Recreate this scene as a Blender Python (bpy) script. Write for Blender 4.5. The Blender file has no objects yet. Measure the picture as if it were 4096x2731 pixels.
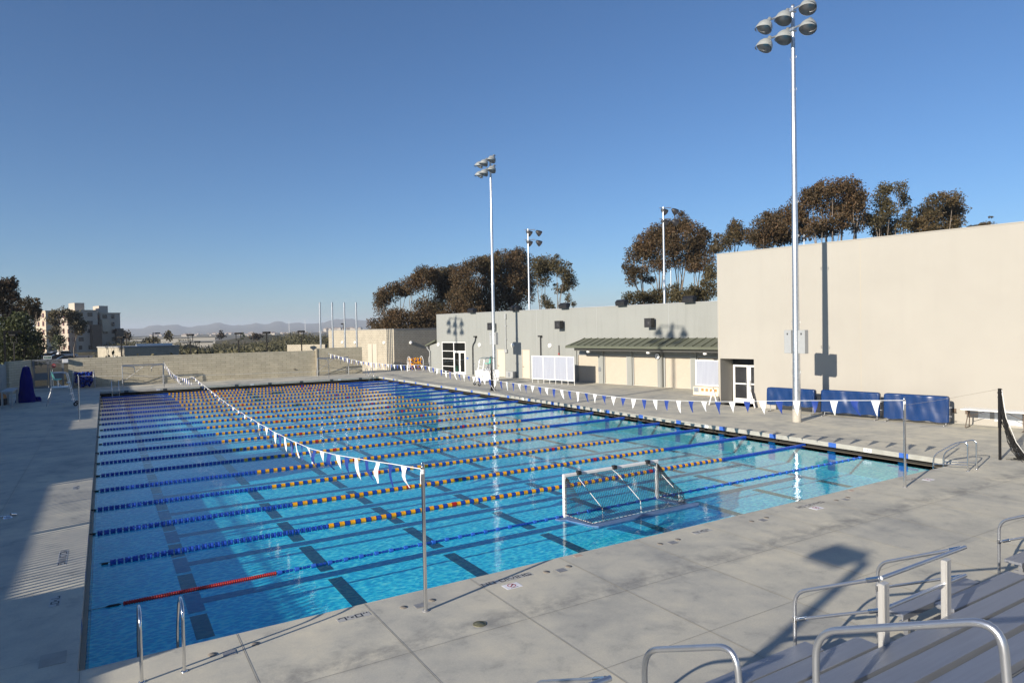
import bpy, bmesh, math, random
import numpy as np
from mathutils import Vector, Matrix
R = math.radians
random.seed(7)
rng = np.random.default_rng(11)
SC = bpy.context.scene
COL = SC.collection

# ------------------------------------------------------------------ camera, sky, sun, exposure
FPX, IW, IH = 2674.4, 4096.0, 2731.0
CAM = np.array([0.409, -10.308, 4.331])
YAW, PITCH, ROLL = R(31.355), R(-1.0635), R(-1.0344)
_f = np.array([math.sin(YAW)*math.cos(PITCH), math.cos(YAW)*math.cos(PITCH), math.sin(PITCH)])
_r0 = np.array([math.cos(YAW), -math.sin(YAW), 0.0]); _u0 = np.cross(_r0, _f)
_r = math.cos(ROLL)*_r0 + math.sin(ROLL)*_u0
_u = -math.sin(ROLL)*_r0 + math.cos(ROLL)*_u0
cam = bpy.data.cameras.new('camera'); camo = bpy.data.objects.new('camera', cam); COL.objects.link(camo)
cam.sensor_width = 36.0; cam.lens = FPX/IW*36.0; cam.clip_start = 0.05; cam.clip_end = 60000
camo.matrix_world = Matrix(((_r[0], _u[0], -_f[0], CAM[0]), (_r[1], _u[1], -_f[1], CAM[1]), (_r[2], _u[2], -_f[2], CAM[2]), (0, 0, 0, 1)))
SC.camera = camo

SUN_EL, SUN_AZ = R(17.9), R(15.5)                # shadows run towards 15.5 deg from +X
SHX, SHY = math.cos(SUN_AZ), math.sin(SUN_AZ)
TANEL = math.tan(SUN_EL)
w = bpy.data.worlds.new('World'); SC.world = w; w.use_nodes = True
nt = w.node_tree; nt.nodes.clear()
sky = nt.nodes.new('ShaderNodeTexSky'); sky.sky_type = 'NISHITA'; sky.sun_disc = False
sky.sun_elevation = SUN_EL; sky.sun_rotation = math.atan2(-SHX, -SHY) % (2*math.pi)
sky.altitude = 1500; sky.air_density = 1.15; sky.dust_density = 0.9; sky.ozone_density = 6.6
bg = nt.nodes.new('ShaderNodeBackground'); bg.inputs[1].default_value = 0.082
wo = nt.nodes.new('ShaderNodeOutputWorld')
nt.links.new(sky.outputs[0], bg.inputs[0]); nt.links.new(bg.outputs[0], wo.inputs[0])
sun = bpy.data.lights.new('sun', 'SUN'); sun.energy = 5.0; sun.angle = R(0.45); sun.color = (1.0, 0.90, 0.765)
suno = bpy.data.objects.new('sun', sun); COL.objects.link(suno)
suno.rotation_euler = Vector((SHX*math.cos(SUN_EL), SHY*math.cos(SUN_EL), -math.sin(SUN_EL))).to_track_quat('-Z', 'Y').to_euler()
SC.view_settings.view_transform = 'Standard'; SC.view_settings.look = 'None'
SC.view_settings.gamma = 1.0; SC.view_settings.exposure = 0.58
SC.cycles.max_bounces = 8; SC.cycles.transparent_max_bounces = 16
SC.cycles.glossy_bounces = 4; SC.cycles.diffuse_bounces = 3

# ------------------------------------------------------------------ measuring helpers
def ray(px, py):
    return _f + _r*(px-IW/2)/FPX + _u*(IH/2-py)/FPX
def at(px, py, depth):                # the world point seen at (px, py), depth metres ahead
    return CAM + ray(px, py)*depth
def yh(px):
    return 1345.3 - 0.018057*(px-417.5)

# ------------------------------------------------------------------ materials
MATS = {}
def new_mat(name):
    m = bpy.data.materials.new(name); m.use_nodes = True
    n = m.node_tree; n.nodes.clear()
    o = n.nodes.new('ShaderNodeOutputMaterial')
    MATS[name] = m
    return m, n, o
def N(n, t, **kw):
    x = n.nodes.new(t)
    for k, v in kw.items():
        if k.startswith('i_'):
            x.inputs[k[2:].replace('_', ' ')].default_value = v
        elif k[0] == 'n' and k[1:].isdigit():
            x.inputs[int(k[1:])].default_value = v
        else:
            setattr(x, k, v)
    return x
def L(n, a, b): n.links.new(a, b)
def rgba(c): return (c[0], c[1], c[2], 1.0)
def ramp(n, fac, stops):
    r = n.nodes.new('ShaderNodeValToRGB'); e = r.color_ramp.elements
    while len(e) < len(stops): e.new(0.5)
    for k, (p, c) in enumerate(stops):
        e[k].position = p; e[k].color = rgba(c) if len(c) == 3 else c
    L(n, fac, r.inputs[0]); return r
def math_(n, op, a, b=None, clamp=False):
    x = n.nodes.new('ShaderNodeMath'); x.operation = op; x.use_clamp = clamp
    for k, v in enumerate((a, b)):
        if v is None: continue
        if isinstance(v, (int, float)): x.inputs[k].default_value = v
        else: L(n, v, x.inputs[k])
    return x.outputs[0]
def mixc(n, fac, a, b, mode='MIX'):
    x = n.nodes.new('ShaderNodeMix'); x.data_type = 'RGBA'; x.blend_type = mode
    for k, v in ((0, fac), (6, a), (7, b)):
        if isinstance(v, (int, float)): x.inputs[k].default_value = v
        elif isinstance(v, tuple): x.inputs[k].default_value = rgba(v)
        else: L(n, v, x.inputs[k])
    return x.outputs[2]

def simple(name, col, rough=0.6, metal=0.0, var=0.12, scale=6.0, bump=0.0, bscale=60.0, spec=0.5, stretch=None):
    m, n, o = new_mat(name)
    p = N(n, 'ShaderNodeBsdfPrincipled'); L(n, p.outputs[0], o.inputs[0])
    p.inputs['Roughness'].default_value = rough; p.inputs['Metallic'].default_value = metal
    p.inputs['Specular IOR Level'].default_value = spec
    tc = N(n, 'ShaderNodeTexCoord'); src = tc.outputs['Object']
    if stretch:
        mp = N(n, 'ShaderNodeMapping'); mp.inputs['Scale'].default_value = stretch; L(n, src, mp.inputs[0]); src = mp.outputs[0]
    nz = N(n, 'ShaderNodeTexNoise', i_Scale=scale, i_Detail=6.0, i_Roughness=0.6); L(n, src, nz.inputs['Vector'])
    a = tuple(c*(1-var) for c in col); b = tuple(min(1, c*(1+var)) for c in col)
    rp = ramp(n, nz.outputs['Fac'], [(0.3, a), (0.7, b)]); L(n, rp.outputs[0], p.inputs['Base Color'])
    if bump:
        nb = N(n, 'ShaderNodeTexNoise', i_Scale=bscale, i_Detail=4.0); L(n, src, nb.inputs['Vector'])
        bp = N(n, 'ShaderNodeBump', i_Strength=bump, i_Distance=0.02); L(n, nb.outputs['Fac'], bp.inputs['Height']); L(n, bp.outputs[0], p.inputs['Normal'])
    return m

def ribbed(name, pitch):
    m = MATS[name]; n = m.node_tree; p = [x for x in n.nodes if x.type == 'BSDF_PRINCIPLED'][0]
    tc = N(n, 'ShaderNodeTexCoord'); s = N(n, 'ShaderNodeSeparateXYZ'); L(n, tc.outputs['Object'], s.inputs[0])
    h = math_(n, 'GREATER_THAN', math_(n, 'FRACT', math_(n, 'DIVIDE', s.outputs[1], pitch)), 0.12)
    bp = N(n, 'ShaderNodeBump', i_Strength=0.5, i_Distance=0.004); L(n, h, bp.inputs['Height']); L(n, bp.outputs[0], p.inputs['Normal'])

def block_mat(name, c1, c2, mortar, bw=0.4, bh=0.2, rough=0.9):
    """running-bond masonry; picks the wall's own horizontal direction from the local normal"""
    m, n, o = new_mat(name)
    p = N(n, 'ShaderNodeBsdfPrincipled'); L(n, p.outputs[0], o.inputs[0]); p.inputs['Roughness'].default_value = rough
    p.inputs['Specular IOR Level'].default_value = 0.2
    tc = N(n, 'ShaderNodeTexCoord')
    s = N(n, 'ShaderNodeSeparateXYZ'); L(n, tc.outputs['Object'], s.inputs[0])
    sn = N(n, 'ShaderNodeSeparateXYZ'); L(n, tc.outputs['Normal'], sn.inputs[0])
    isx = math_(n, 'GREATER_THAN', math_(n, 'ABSOLUTE', sn.outputs[0]), 0.7)
    u = N(n, 'ShaderNodeMix'); u.data_type = 'FLOAT'
    L(n, isx, u.inputs[0]); L(n, s.outputs[0], u.inputs[2]); L(n, s.outputs[1], u.inputs[3])
    cv = N(n, 'ShaderNodeCombineXYZ'); L(n, u.outputs[0], cv.inputs[0]); L(n, s.outputs[2], cv.inputs[1])
    b = N(n, 'ShaderNodeTexBrick', offset=0.5, squash=1.0)
    b.inputs['Color1'].default_value = rgba(c1); b.inputs['Color2'].default_value = rgba(c2); b.inputs['Mortar'].default_value = rgba(mortar)
    b.inputs['Scale'].default_value = 1.0; b.inputs['Mortar Size'].default_value = 0.013; b.inputs['Mortar Smooth'].default_value = 0.3
    b.inputs['Brick Width'].default_value = bw; b.inputs['Row Height'].default_value = bh
    L(n, cv.outputs[0], b.inputs['Vector'])
    nz = N(n, 'ShaderNodeTexNoise', i_Scale=1.1, i_Detail=7.0, i_Roughness=0.65); L(n, tc.outputs['Object'], nz.inputs['Vector'])
    rp = ramp(n, nz.outputs['Fac'], [(0.3, (0.84, 0.84, 0.84)), (0.7, (1.08, 1.08, 1.06))])
    c = mixc(n, 1.0, b.outputs['Color'], rp.outputs[0], 'MULTIPLY')
    L(n, c, p.inputs['Base Color'])
    nf = N(n, 'ShaderNodeTexNoise', i_Scale=70.0, i_Detail=3.0); L(n, tc.outputs['Object'], nf.inputs['Vector'])
    h = math_(n, 'ADD', math_(n, 'MULTIPLY', b.outputs['Fac'], -1.0), math_(n, 'MULTIPLY', nf.outputs['Fac'], 0.25))
    bp = N(n, 'ShaderNodeBump', i_Strength=0.5, i_Distance=0.012); L(n, h, bp.inputs['Height']); L(n, bp.outputs[0], p.inputs['Normal'])
    return m

def stucco(name, col, seam_h=None, drip=0.10):
    m, n, o = new_mat(name)
    p = N(n, 'ShaderNodeBsdfPrincipled'); L(n, p.outputs[0], o.inputs[0]); p.inputs['Roughness'].default_value = 0.88
    p.inputs['Specular IOR Level'].default_value = 0.25
    tc = N(n, 'ShaderNodeTexCoord')
    nz = N(n, 'ShaderNodeTexNoise', i_Scale=0.35, i_Detail=6.0, i_Roughness=0.6); L(n, tc.outputs['Object'], nz.inputs['Vector'])
    mp = N(n, 'ShaderNodeMapping'); mp.inputs['Scale'].default_value = (3.0, 3.0, 0.16); L(n, tc.outputs['Object'], mp.inputs[0])
    st = N(n, 'ShaderNodeTexNoise', i_Scale=1.0, i_Detail=5.0, i_Roughness=0.7); L(n, mp.outputs[0], st.inputs['Vector'])
    r1 = ramp(n, nz.outputs['Fac'], [(0.3, tuple(c*0.955 for c in col)), (0.7, tuple(c*1.03 for c in col))])
    r2 = ramp(n, st.outputs['Fac'], [(0.25, (1-drip, 1-drip, 1-drip)), (0.5, (1, 1, 1))])
    L(n, mixc(n, 1.0, r1.outputs[0], r2.outputs[0], 'MULTIPLY'), p.inputs['Base Color'])
    nf = N(n, 'ShaderNodeTexNoise', i_Scale=45.0, i_Detail=4.0); L(n, tc.outputs['Object'], nf.inputs['Vector'])
    bp = N(n, 'ShaderNodeBump', i_Strength=0.28, i_Distance=0.012); L(n, nf.outputs['Fac'], bp.inputs['Height']); L(n, bp.outputs[0], p.inputs['Normal'])
    return m

def concrete(name):
    m, n, o = new_mat(name)
    p = N(n, 'ShaderNodeBsdfPrincipled'); L(n, p.outputs[0], o.inputs[0]); p.inputs['Roughness'].default_value = 0.82
    p.inputs['Specular IOR Level'].default_value = 0.3
    tc = N(n, 'ShaderNodeTexCoord'); V = tc.outputs['Object']
    s = N(n, 'ShaderNodeSeparateXYZ'); L(n, V, s.inputs[0])
    big = N(n, 'ShaderNodeTexNoise', i_Scale=0.5, i_Detail=8.0, i_Roughness=0.66, i_Distortion=0.15); L(n, V, big.inputs['Vector'])
    mid = N(n, 'ShaderNodeTexNoise', i_Scale=2.0, i_Detail=9.0, i_Roughness=0.72, i_Distortion=0.25); L(n, V, mid.inputs['Vector'])
    fine = N(n, 'ShaderNodeTexNoise', i_Scale=38.0, i_Detail=6.0, i_Roughness=0.75); L(n, V, fine.inputs['Vector'])
    base = ramp(n, big.outputs['Fac'], [(0.30, (0.385, 0.38, 0.345)), (0.5, (0.53, 0.51, 0.435)), (0.70, (0.62, 0.58, 0.47))])
    st = ramp(n, mid.outputs['Fac'], [(0.30, (0.60, 0.61, 0.63)), (0.44, (0.92, 0.92, 0.92)), (0.70, (1.10, 1.08, 1.03))])
    c = mixc(n, 0.75, base.outputs[0], st.outputs[0], 'MULTIPLY')
    # each poured slab has its own tone
    cx = math_(n, 'FLOOR', math_(n, 'DIVIDE', math_(n, 'SUBTRACT', s.outputs[0], 0.05), 1.9))
    cy = math_(n, 'FLOOR', math_(n, 'DIVIDE', math_(n, 'ADD', s.outputs[1], 1.93), 1.9))
    cc = N(n, 'ShaderNodeCombineXYZ'); L(n, cx, cc.inputs[0]); L(n, cy, cc.inputs[1])
    wn = N(n, 'ShaderNodeTexWhiteNoise'); L(n, cc.outputs[0], wn.inputs['Vector'])
    tone = ramp(n, wn.outputs['Value'], [(0.0, (0.92, 0.93, 0.95)), (1.0, (1.07, 1.06, 1.03))])
    c = mixc(n, 1.0, c, tone.outputs[0], 'MULTIPLY')
    fr = ramp(n, fine.outputs['Fac'], [(0.25, (0.86, 0.86, 0.86)), (0.7, (1.06, 1.06, 1.06))])
    c = mixc(n, 1.0, c, fr.outputs[0], 'MULTIPLY')
    # dark weathering along the joint two metres back from the pool
    dj = math_(n, 'ABSOLUTE', math_(n, 'ADD', s.outputs[1], 1.72))
    mk = math_(n, 'MULTIPLY', math_(n, 'SUBTRACT', 1.0, math_(n, 'DIVIDE', dj, 0.42), True), ramp(n, mid.outputs['Fac'], [(0.42, (0.9, 0.9, 0.9)), (0.60, (0, 0, 0))]).outputs[0], True)
    c = mixc(n, math_(n, 'MULTIPLY', mk, 0.6), c, (0.17, 0.17, 0.165))
    L(n, c, p.inputs['Base Color'])
    bp = N(n, 'ShaderNodeBump', i_Strength=0.22, i_Distance=0.01); L(n, fine.outputs['Fac'], bp.inputs['Height']); L(n, bp.outputs[0], p.inputs['Normal'])
    return m

def leaf_mat(name, c1, c2, c3, scale=0.25):
    m, n, o = new_mat(name)
    tc = N(n, 'ShaderNodeTexCoord'); g = N(n, 'ShaderNodeNewGeometry')
    nz = N(n, 'ShaderNodeTexNoise', i_Scale=scale, i_Detail=3.0); L(n, tc.outputs['Object'], nz.inputs['Vector'])
    f = math_(n, 'ADD', math_(n, 'MULTIPLY', nz.outputs['Fac'], 0.75), math_(n, 'MULTIPLY', g.outputs['Random Per Island'], 0.35))
    rp = ramp(n, f, [(0.32, c1), (0.55, c2), (0.78, c3)])
    d = N(n, 'ShaderNodeBsdfPrincipled'); d.inputs['Roughness'].default_value = 0.62; d.inputs['Specular IOR Level'].default_value = 0.35
    t = N(n, 'ShaderNodeBsdfTranslucent'); L(n, rp.outputs[0], t.inputs[0]); L(n, rp.outputs[0], d.inputs['Base Color'])
    mx = N(n, 'ShaderNodeMixShader'); mx.inputs[0].default_value = 0.2
    L(n, d.outputs[0], mx.inputs[1]); L(n, t.outputs[0], mx.inputs[2]); L(n, mx.outputs[0], o.inputs[0])
    return m

simple('alu', (0.33, 0.35, 0.39), 0.46, 0.7, 0.06, 3.0, stretch=(0.4, 6, 6))
ribbed('alu', 0.0525)
simple('alu_dull', (0.42, 0.43, 0.45), 0.45, 0.85, 0.05, 4.0)
simple('post_alu', (0.62, 0.61, 0.58), 0.38, 0.55, 0.06, 6.0, stretch=(6, 6, .4))
simple('rail_alu', (0.55, 0.57, 0.60), 0.34, 0.9, 0.05, 8.0)
simple('galv', (0.62, 0.65, 0.68), 0.36, 0.9, 0.16, 9.0, 0.05, 40)
simple('steel', (0.72, 0.72, 0.72), 0.14, 1.0, 0.03, 5.0)
simple('lamp_grey', (0.36, 0.38, 0.37), 0.45, 0.25, 0.08, 3.0)
simple('lamp_dark', (0.03, 0.03, 0.033), 0.5, 0.1, 0.1)
simple('black_metal', (0.018, 0.018, 0.020), 0.5, 0.0, 0.2)
simple('black_net', (0.012, 0.012, 0.012), 0.85, 0.0, 0.2)
simple('white_paint', (0.78, 0.78, 0.76), 0.45, 0.0, 0.05)
simple('white_plastic', (0.80, 0.80, 0.78), 0.35, 0.0, 0.04)
simple('cream_door', (0.52, 0.475, 0.39), 0.55, 0.0, 0.03)
simple('cream_shutter', (0.50, 0.455, 0.38), 0.5, 0.0, 0.04)
simple('blue_float', (0.012, 0.060, 0.36), 0.30, 0.0, 0.18, 9.0)
simple('yellow_float', (0.80, 0.37, 0.012), 0.32, 0.0, 0.15, 9.0)
simple('red_float', (0.42, 0.015, 0.015), 0.35, 0.0, 0.12, 9.0)
simple('blue_vinyl', (0.007, 0.034, 0.125), 0.27, 0.0, 0.12, 3.0, 0.12, 1.6, stretch=(1.6, 1, 0.5))
simple('blue_canvas', (0.004, 0.006, 0.12), 0.8, 0.0, 0.2, 2.0, 0.4, 6.0, 0.12, stretch=(4, 4, 0.6))
simple('flag_white', (0.82, 0.82, 0.80), 0.7, 0.0, 0.04)
simple('flag_blue', (0.015, 0.045, 0.24), 0.6, 0.0, 0.1)
simple('blue_tile', (0.045, 0.12, 0.42), 0.3, 0.0, 0.15, 40)
simple('black_tile', (0.045, 0.055, 0.065), 0.35, 0.0, 0.3, 60)
simple('navy_tile', (0.035, 0.10, 0.25), 0.35, 0.0, 0.3, 60)
simple('coping', (0.34, 0.33, 0.29), 0.75, 0.0, 0.14, 3.0, 0.1, 50)
simple('gutter_dark', (0.010, 0.010, 0.009), 0.7, 0.0, 0.3)
simple('gutter_lip', (0.40, 0.35, 0.26), 0.5, 0.0, 0.08)
simple('float_blue', (0.10, 0.18, 0.34), 0.5, 0.0, 0.15, 5)
simple('lamp_black', (0.010, 0.010, 0.011), 0.6, 0.0, 0.1, spec=0.15)
simple('gate_metal', (0.20, 0.21, 0.22), 0.55, 0.1, 0.1)
simple('faded_tile', (0.46, 0.34, 0.27), 0.7)
simple('tile_white', (0.43, 0.42, 0.385), 0.4, 0.0, 0.08, 30)
simple('tile_mark', (0.03, 0.03, 0.035), 0.5, 0.0, 0.2, 30)
simple('red_mark', (0.40, 0.02, 0.02), 0.5)
simple('green_roof', (0.115, 0.125, 0.088), 0.5, 0.15, 0.08, 2.0)
simple('green_sign', (0.02, 0.12, 0.06), 0.5)
simple('red_sign', (0.35, 0.03, 0.03), 0.5)
simple('mint_seat', (0.16, 0.56, 0.42), 0.45)
simple('pink_ball', (0.62, 0.08, 0.20), 0.35)
simple('mint_ball', (0.10, 0.55, 0.38), 0.3)
simple('joint_light', (0.56, 0.52, 0.42), 0.9)
simple('joint_dark', (0.19, 0.185, 0.165), 0.9)
simple('rust', (0.26, 0.23, 0.19), 0.8, 0.2, 0.3, 20)
simple('drain_metal', (0.30, 0.30, 0.30), 0.6, 0.4, 0.2, 20)
simple('brass_cover', (0.20, 0.19, 0.12), 0.6, 0.5, 0.2, 20)
simple('elec_grey', (0.36, 0.37, 0.37), 0.5, 0.1, 0.05)
simple('pole_concrete', (0.42, 0.39, 0.33), 0.85, 0.0, 0.15, 12.0, 0.2, 60)
simple('trim_dark', (0.055, 0.055, 0.05), 0.6)
simple('roofing', (0.30, 0.30, 0.29), 0.9)
simple('bark', (0.20, 0.165, 0.13), 0.9, 0.0, 0.35, 3.0, 0.4, 14.0)
simple('dark_bark', (0.07, 0.055, 0.045), 0.9, 0.0, 0.3, 3.0)
simple('asphalt', (0.05, 0.05, 0.052), 0.9, 0.0, 0.2)
simple('apart_cream', (0.50, 0.43, 0.33), 0.85, 0.0, 0.06)
simple('apart_grey', (0.47, 0.41, 0.34), 0.85, 0.0, 0.06)
simple('apart_red', (0.20, 0.035, 0.025), 0.7)
simple('far_house', (0.40, 0.36, 0.30), 0.8)
simple('far_white', (0.50, 0.47, 0.41), 0.8)
simple('far_roof', (0.28, 0.22, 0.18), 0.9)
simple('car_white', (0.60, 0.60, 0.60), 0.25, 0.0, 0.03)
simple('car_black', (0.02, 0.02, 0.025), 0.2, 0.0, 0.03)
simple('car_silver', (0.35, 0.36, 0.38), 0.3, 0.5, 0.03)
simple('tyre', (0.02, 0.02, 0.02), 0.85)
simple('orange_brown', (0.42, 0.21, 0.07), 0.6)
simple('frame_bronze', (0.10, 0.07, 0.05), 0.5)
simple('cream_box', (0.70, 0.60, 0.46), 0.5, 0.0, 0.05)
simple('white_cloth', (0.75, 0.75, 0.78), 0.7)
stucco('beige_stucco', (0.372, 0.354, 0.314), drip=0.03)
stucco('grey_stucco', (0.275, 0.285, 0.27), drip=0.12)
stucco('left_stucco', (0.45, 0.40, 0.33))
block_mat('block_wall', (0.46, 0.42, 0.32), (0.54, 0.49, 0.375), (0.27, 0.235, 0.165), 0.8, 0.2)
block_mat('block_cream', (0.42, 0.385, 0.31), (0.46, 0.42, 0.34), (0.24, 0.20, 0.15))
concrete('deck_concrete')
leaf_mat('euc_leaf', (0.030, 0.027, 0.012), (0.082, 0.064, 0.028), (0.140, 0.088, 0.038))
leaf_mat('euc_leaf_red', (0.032, 0.026, 0.012), (0.088, 0.061, 0.028), (0.142, 0.082, 0.038))
leaf_mat('dark_leaf', (0.016, 0.014, 0.008), (0.045, 0.034, 0.017), (0.085, 0.046, 0.024))
leaf_mat('green_leaf', (0.022, 0.032, 0.010), (0.055, 0.068, 0.022), (0.100, 0.105, 0.036))
leaf_mat('brush_leaf', (0.045, 0.044, 0.022), (0.095, 0.090, 0.044), (0.165, 0.145, 0.075), 0.05)
leaf_mat('olive_leaf', (0.035, 0.032, 0.014), (0.080, 0.066, 0.028), (0.125, 0.098, 0.045), 0.2)

def make_glass():
    m, n, o = new_mat('dark_glass')
    p = N(n, 'ShaderNodeBsdfPrincipled'); L(n, p.outputs[0], o.inputs[0])
    p.inputs['Base Color'].default_value = (0.02, 0.022, 0.022, 1); p.inputs['Roughness'].default_value = 0.06
    tr = N(n, 'ShaderNodeBsdfTransparent'); tr.inputs[0].default_value = (0.55, 0.58, 0.56, 1)
    mx = N(n, 'ShaderNodeMixShader'); mx.inputs[0].default_value = 0.55
    L(n, p.outputs[0], mx.inputs[1]); L(n, tr.outputs[0], mx.inputs[2]); L(n, mx.outputs[0], o.inputs[0])
make_glass()
simple('window_dark', (0.03, 0.032, 0.036), 0.12, 0.0, 0.2, 2.0)

def make_poly():
    m, n, o = new_mat('polycarbonate')
    p = N(n, 'ShaderNodeBsdfPrincipled'); p.inputs['Roughness'].default_value = 0.35
    tc = N(n, 'ShaderNodeTexCoord')
    mp = N(n, 'ShaderNodeMapping'); mp.inputs['Scale'].default_value = (14, 14, 0.6); L(n, tc.outputs['Object'], mp.inputs[0])
    nz = N(n, 'ShaderNodeTexNoise', i_Scale=1.0, i_Detail=4.0); L(n, mp.outputs[0], nz.inputs['Vector'])
    rp = ramp(n, nz.outputs['Fac'], [(0.3, (0.42, 0.45, 0.53)), (0.7, (0.52, 0.55, 0.62))]); L(n, rp.outputs[0], p.inputs['Base Color'])
    t = N(n, 'ShaderNodeBsdfTranslucent'); t.inputs[0].default_value = (0.6, 0.62, 0.68, 1)
    mx = N(n, 'ShaderNodeMixShader'); mx.inputs[0].default_value = 0.3
    L(n, p.outputs[0], mx.inputs[1]); L(n, t.outputs[0], mx.inputs[2]); L(n, mx.outputs[0], o.inputs[0])
make_poly()

def make_water():
    m, n, o = new_mat('pool_water')
    tc = N(n, 'ShaderNodeTexCoord'); V = tc.outputs['Object']
    # gentle wind ripple
    mp = N(n, 'ShaderNodeMapping'); mp.inputs['Rotation'].default_value = (0, 0, R(25)); mp.inputs['Scale'].default_value = (1.0, 1.7, 1.0); L(n, V, mp.inputs[0])
    n1 = N(n, 'ShaderNodeTexNoise', i_Scale=5.5, i_Detail=2.5, i_Roughness=0.5, i_Distortion=0.4); L(n, mp.outputs[0], n1.inputs['Vector'])
    n2 = N(n, 'ShaderNodeTexNoise', i_Scale=0.7, i_Detail=1.0); L(n, V, n2.inputs['Vector'])
    h = math_(n, 'ADD', math_(n, 'MULTIPLY', n1.outputs['Fac'], 0.35), n2.outputs['Fac'])
    bp = N(n, 'ShaderNodeBump', i_Strength=1.0, i_Distance=0.0105); L(n, h, bp.inputs['Height'])
    # painted caustics: a cell pattern in the tint stands in for focused light
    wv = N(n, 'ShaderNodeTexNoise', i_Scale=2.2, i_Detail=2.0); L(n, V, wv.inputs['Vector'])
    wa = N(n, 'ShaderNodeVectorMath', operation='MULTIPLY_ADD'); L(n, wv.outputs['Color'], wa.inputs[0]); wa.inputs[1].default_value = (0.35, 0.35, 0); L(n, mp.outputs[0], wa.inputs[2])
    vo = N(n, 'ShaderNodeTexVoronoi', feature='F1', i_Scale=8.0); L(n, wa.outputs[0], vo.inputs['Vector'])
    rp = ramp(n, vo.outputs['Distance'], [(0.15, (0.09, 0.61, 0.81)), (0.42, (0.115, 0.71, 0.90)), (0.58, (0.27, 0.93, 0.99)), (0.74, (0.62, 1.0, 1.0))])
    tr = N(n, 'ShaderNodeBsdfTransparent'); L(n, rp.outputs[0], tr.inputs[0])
    gl = N(n, 'ShaderNodeBsdfGlossy'); gl.inputs['Roughness'].default_value = 0.02; L(n, bp.outputs[0], gl.inputs['Normal'])
    ge = N(n, 'ShaderNodeNewGeometry'); dt = N(n, 'ShaderNodeVectorMath', operation='DOT_PRODUCT'); L(n, bp.outputs[0], dt.inputs[0]); L(n, ge.outputs['Incoming'], dt.inputs[1])
    cs = math_(n, 'ABSOLUTE', dt.outputs['Value'])
    fr5 = math_(n, 'ADD', math_(n, 'MULTIPLY', math_(n, 'POWER', math_(n, 'SUBTRACT', 1.0, cs, True), 4.5), 0.98), 0.02, True)
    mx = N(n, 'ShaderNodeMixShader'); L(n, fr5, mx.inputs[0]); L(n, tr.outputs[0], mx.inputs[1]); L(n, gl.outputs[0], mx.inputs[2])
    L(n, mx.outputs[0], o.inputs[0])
make_water()
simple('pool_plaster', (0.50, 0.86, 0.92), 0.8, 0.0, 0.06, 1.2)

simple('pool_wall_dimmed', (0.16, 0.30, 0.31), 0.6, 0.0, 0.1, 20)  # basin wall colour darkened to stand in for weaker sun under water
def make_ground():
    m, n, o = new_mat('dry_ground')
    p = N(n, 'ShaderNodeBsdfPrincipled'); L(n, p.outputs[0], o.inputs[0]); p.inputs['Roughness'].default_value = 0.95
    p.inputs['Specular IOR Level'].default_value = 0.1
    tc = N(n, 'ShaderNodeTexCoord')
    a = N(n, 'ShaderNodeTexNoise', i_Scale=0.012, i_Detail=9.0, i_Roughness=0.68); L(n, tc.outputs['Object'], a.inputs['Vector'])
    b = N(n, 'ShaderNodeTexNoise', i_Scale=0.12, i_Detail=5.0, i_Roughness=0.7); L(n, tc.outputs['Object'], b.inputs['Vector'])
    f = math_(n, 'ADD', math_(n, 'MULTIPLY', a.outputs['Fac'], 0.6), math_(n, 'MULTIPLY', b.outputs['Fac'], 0.4))
    rp = ramp(n, f, [(0.36, (0.045, 0.045, 0.022)), (0.5, (0.085, 0.075, 0.042)), (0.62, (0.17, 0.13, 0.085))]); L(n, rp.outputs[0], p.inputs['Base Color'])
make_ground()

def make_rope_mat():
    m, n, o = new_mat('dashed_rope')
    p = N(n, 'ShaderNodeBsdfPrincipled'); L(n, p.outputs[0], o.inputs[0]); p.inputs['Roughness'].default_value = 0.8
    tc = N(n, 'ShaderNodeTexCoord'); s = N(n, 'ShaderNodeSeparateXYZ'); L(n, tc.outputs['Object'], s.inputs[0])
    d = math_(n, 'SUBTRACT', math_(n, 'ADD', s.outputs[0], s.outputs[1]), s.outputs[2])
    f = math_(n, 'GREATER_THAN', math_(n, 'FRACT', math_(n, 'MULTIPLY', d, 7.5)), 0.32)
    L(n, mixc(n, f, (0.02, 0.02, 0.02), (0.75, 0.75, 0.72)), p.inputs['Base Color'])
make_rope_mat()

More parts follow.
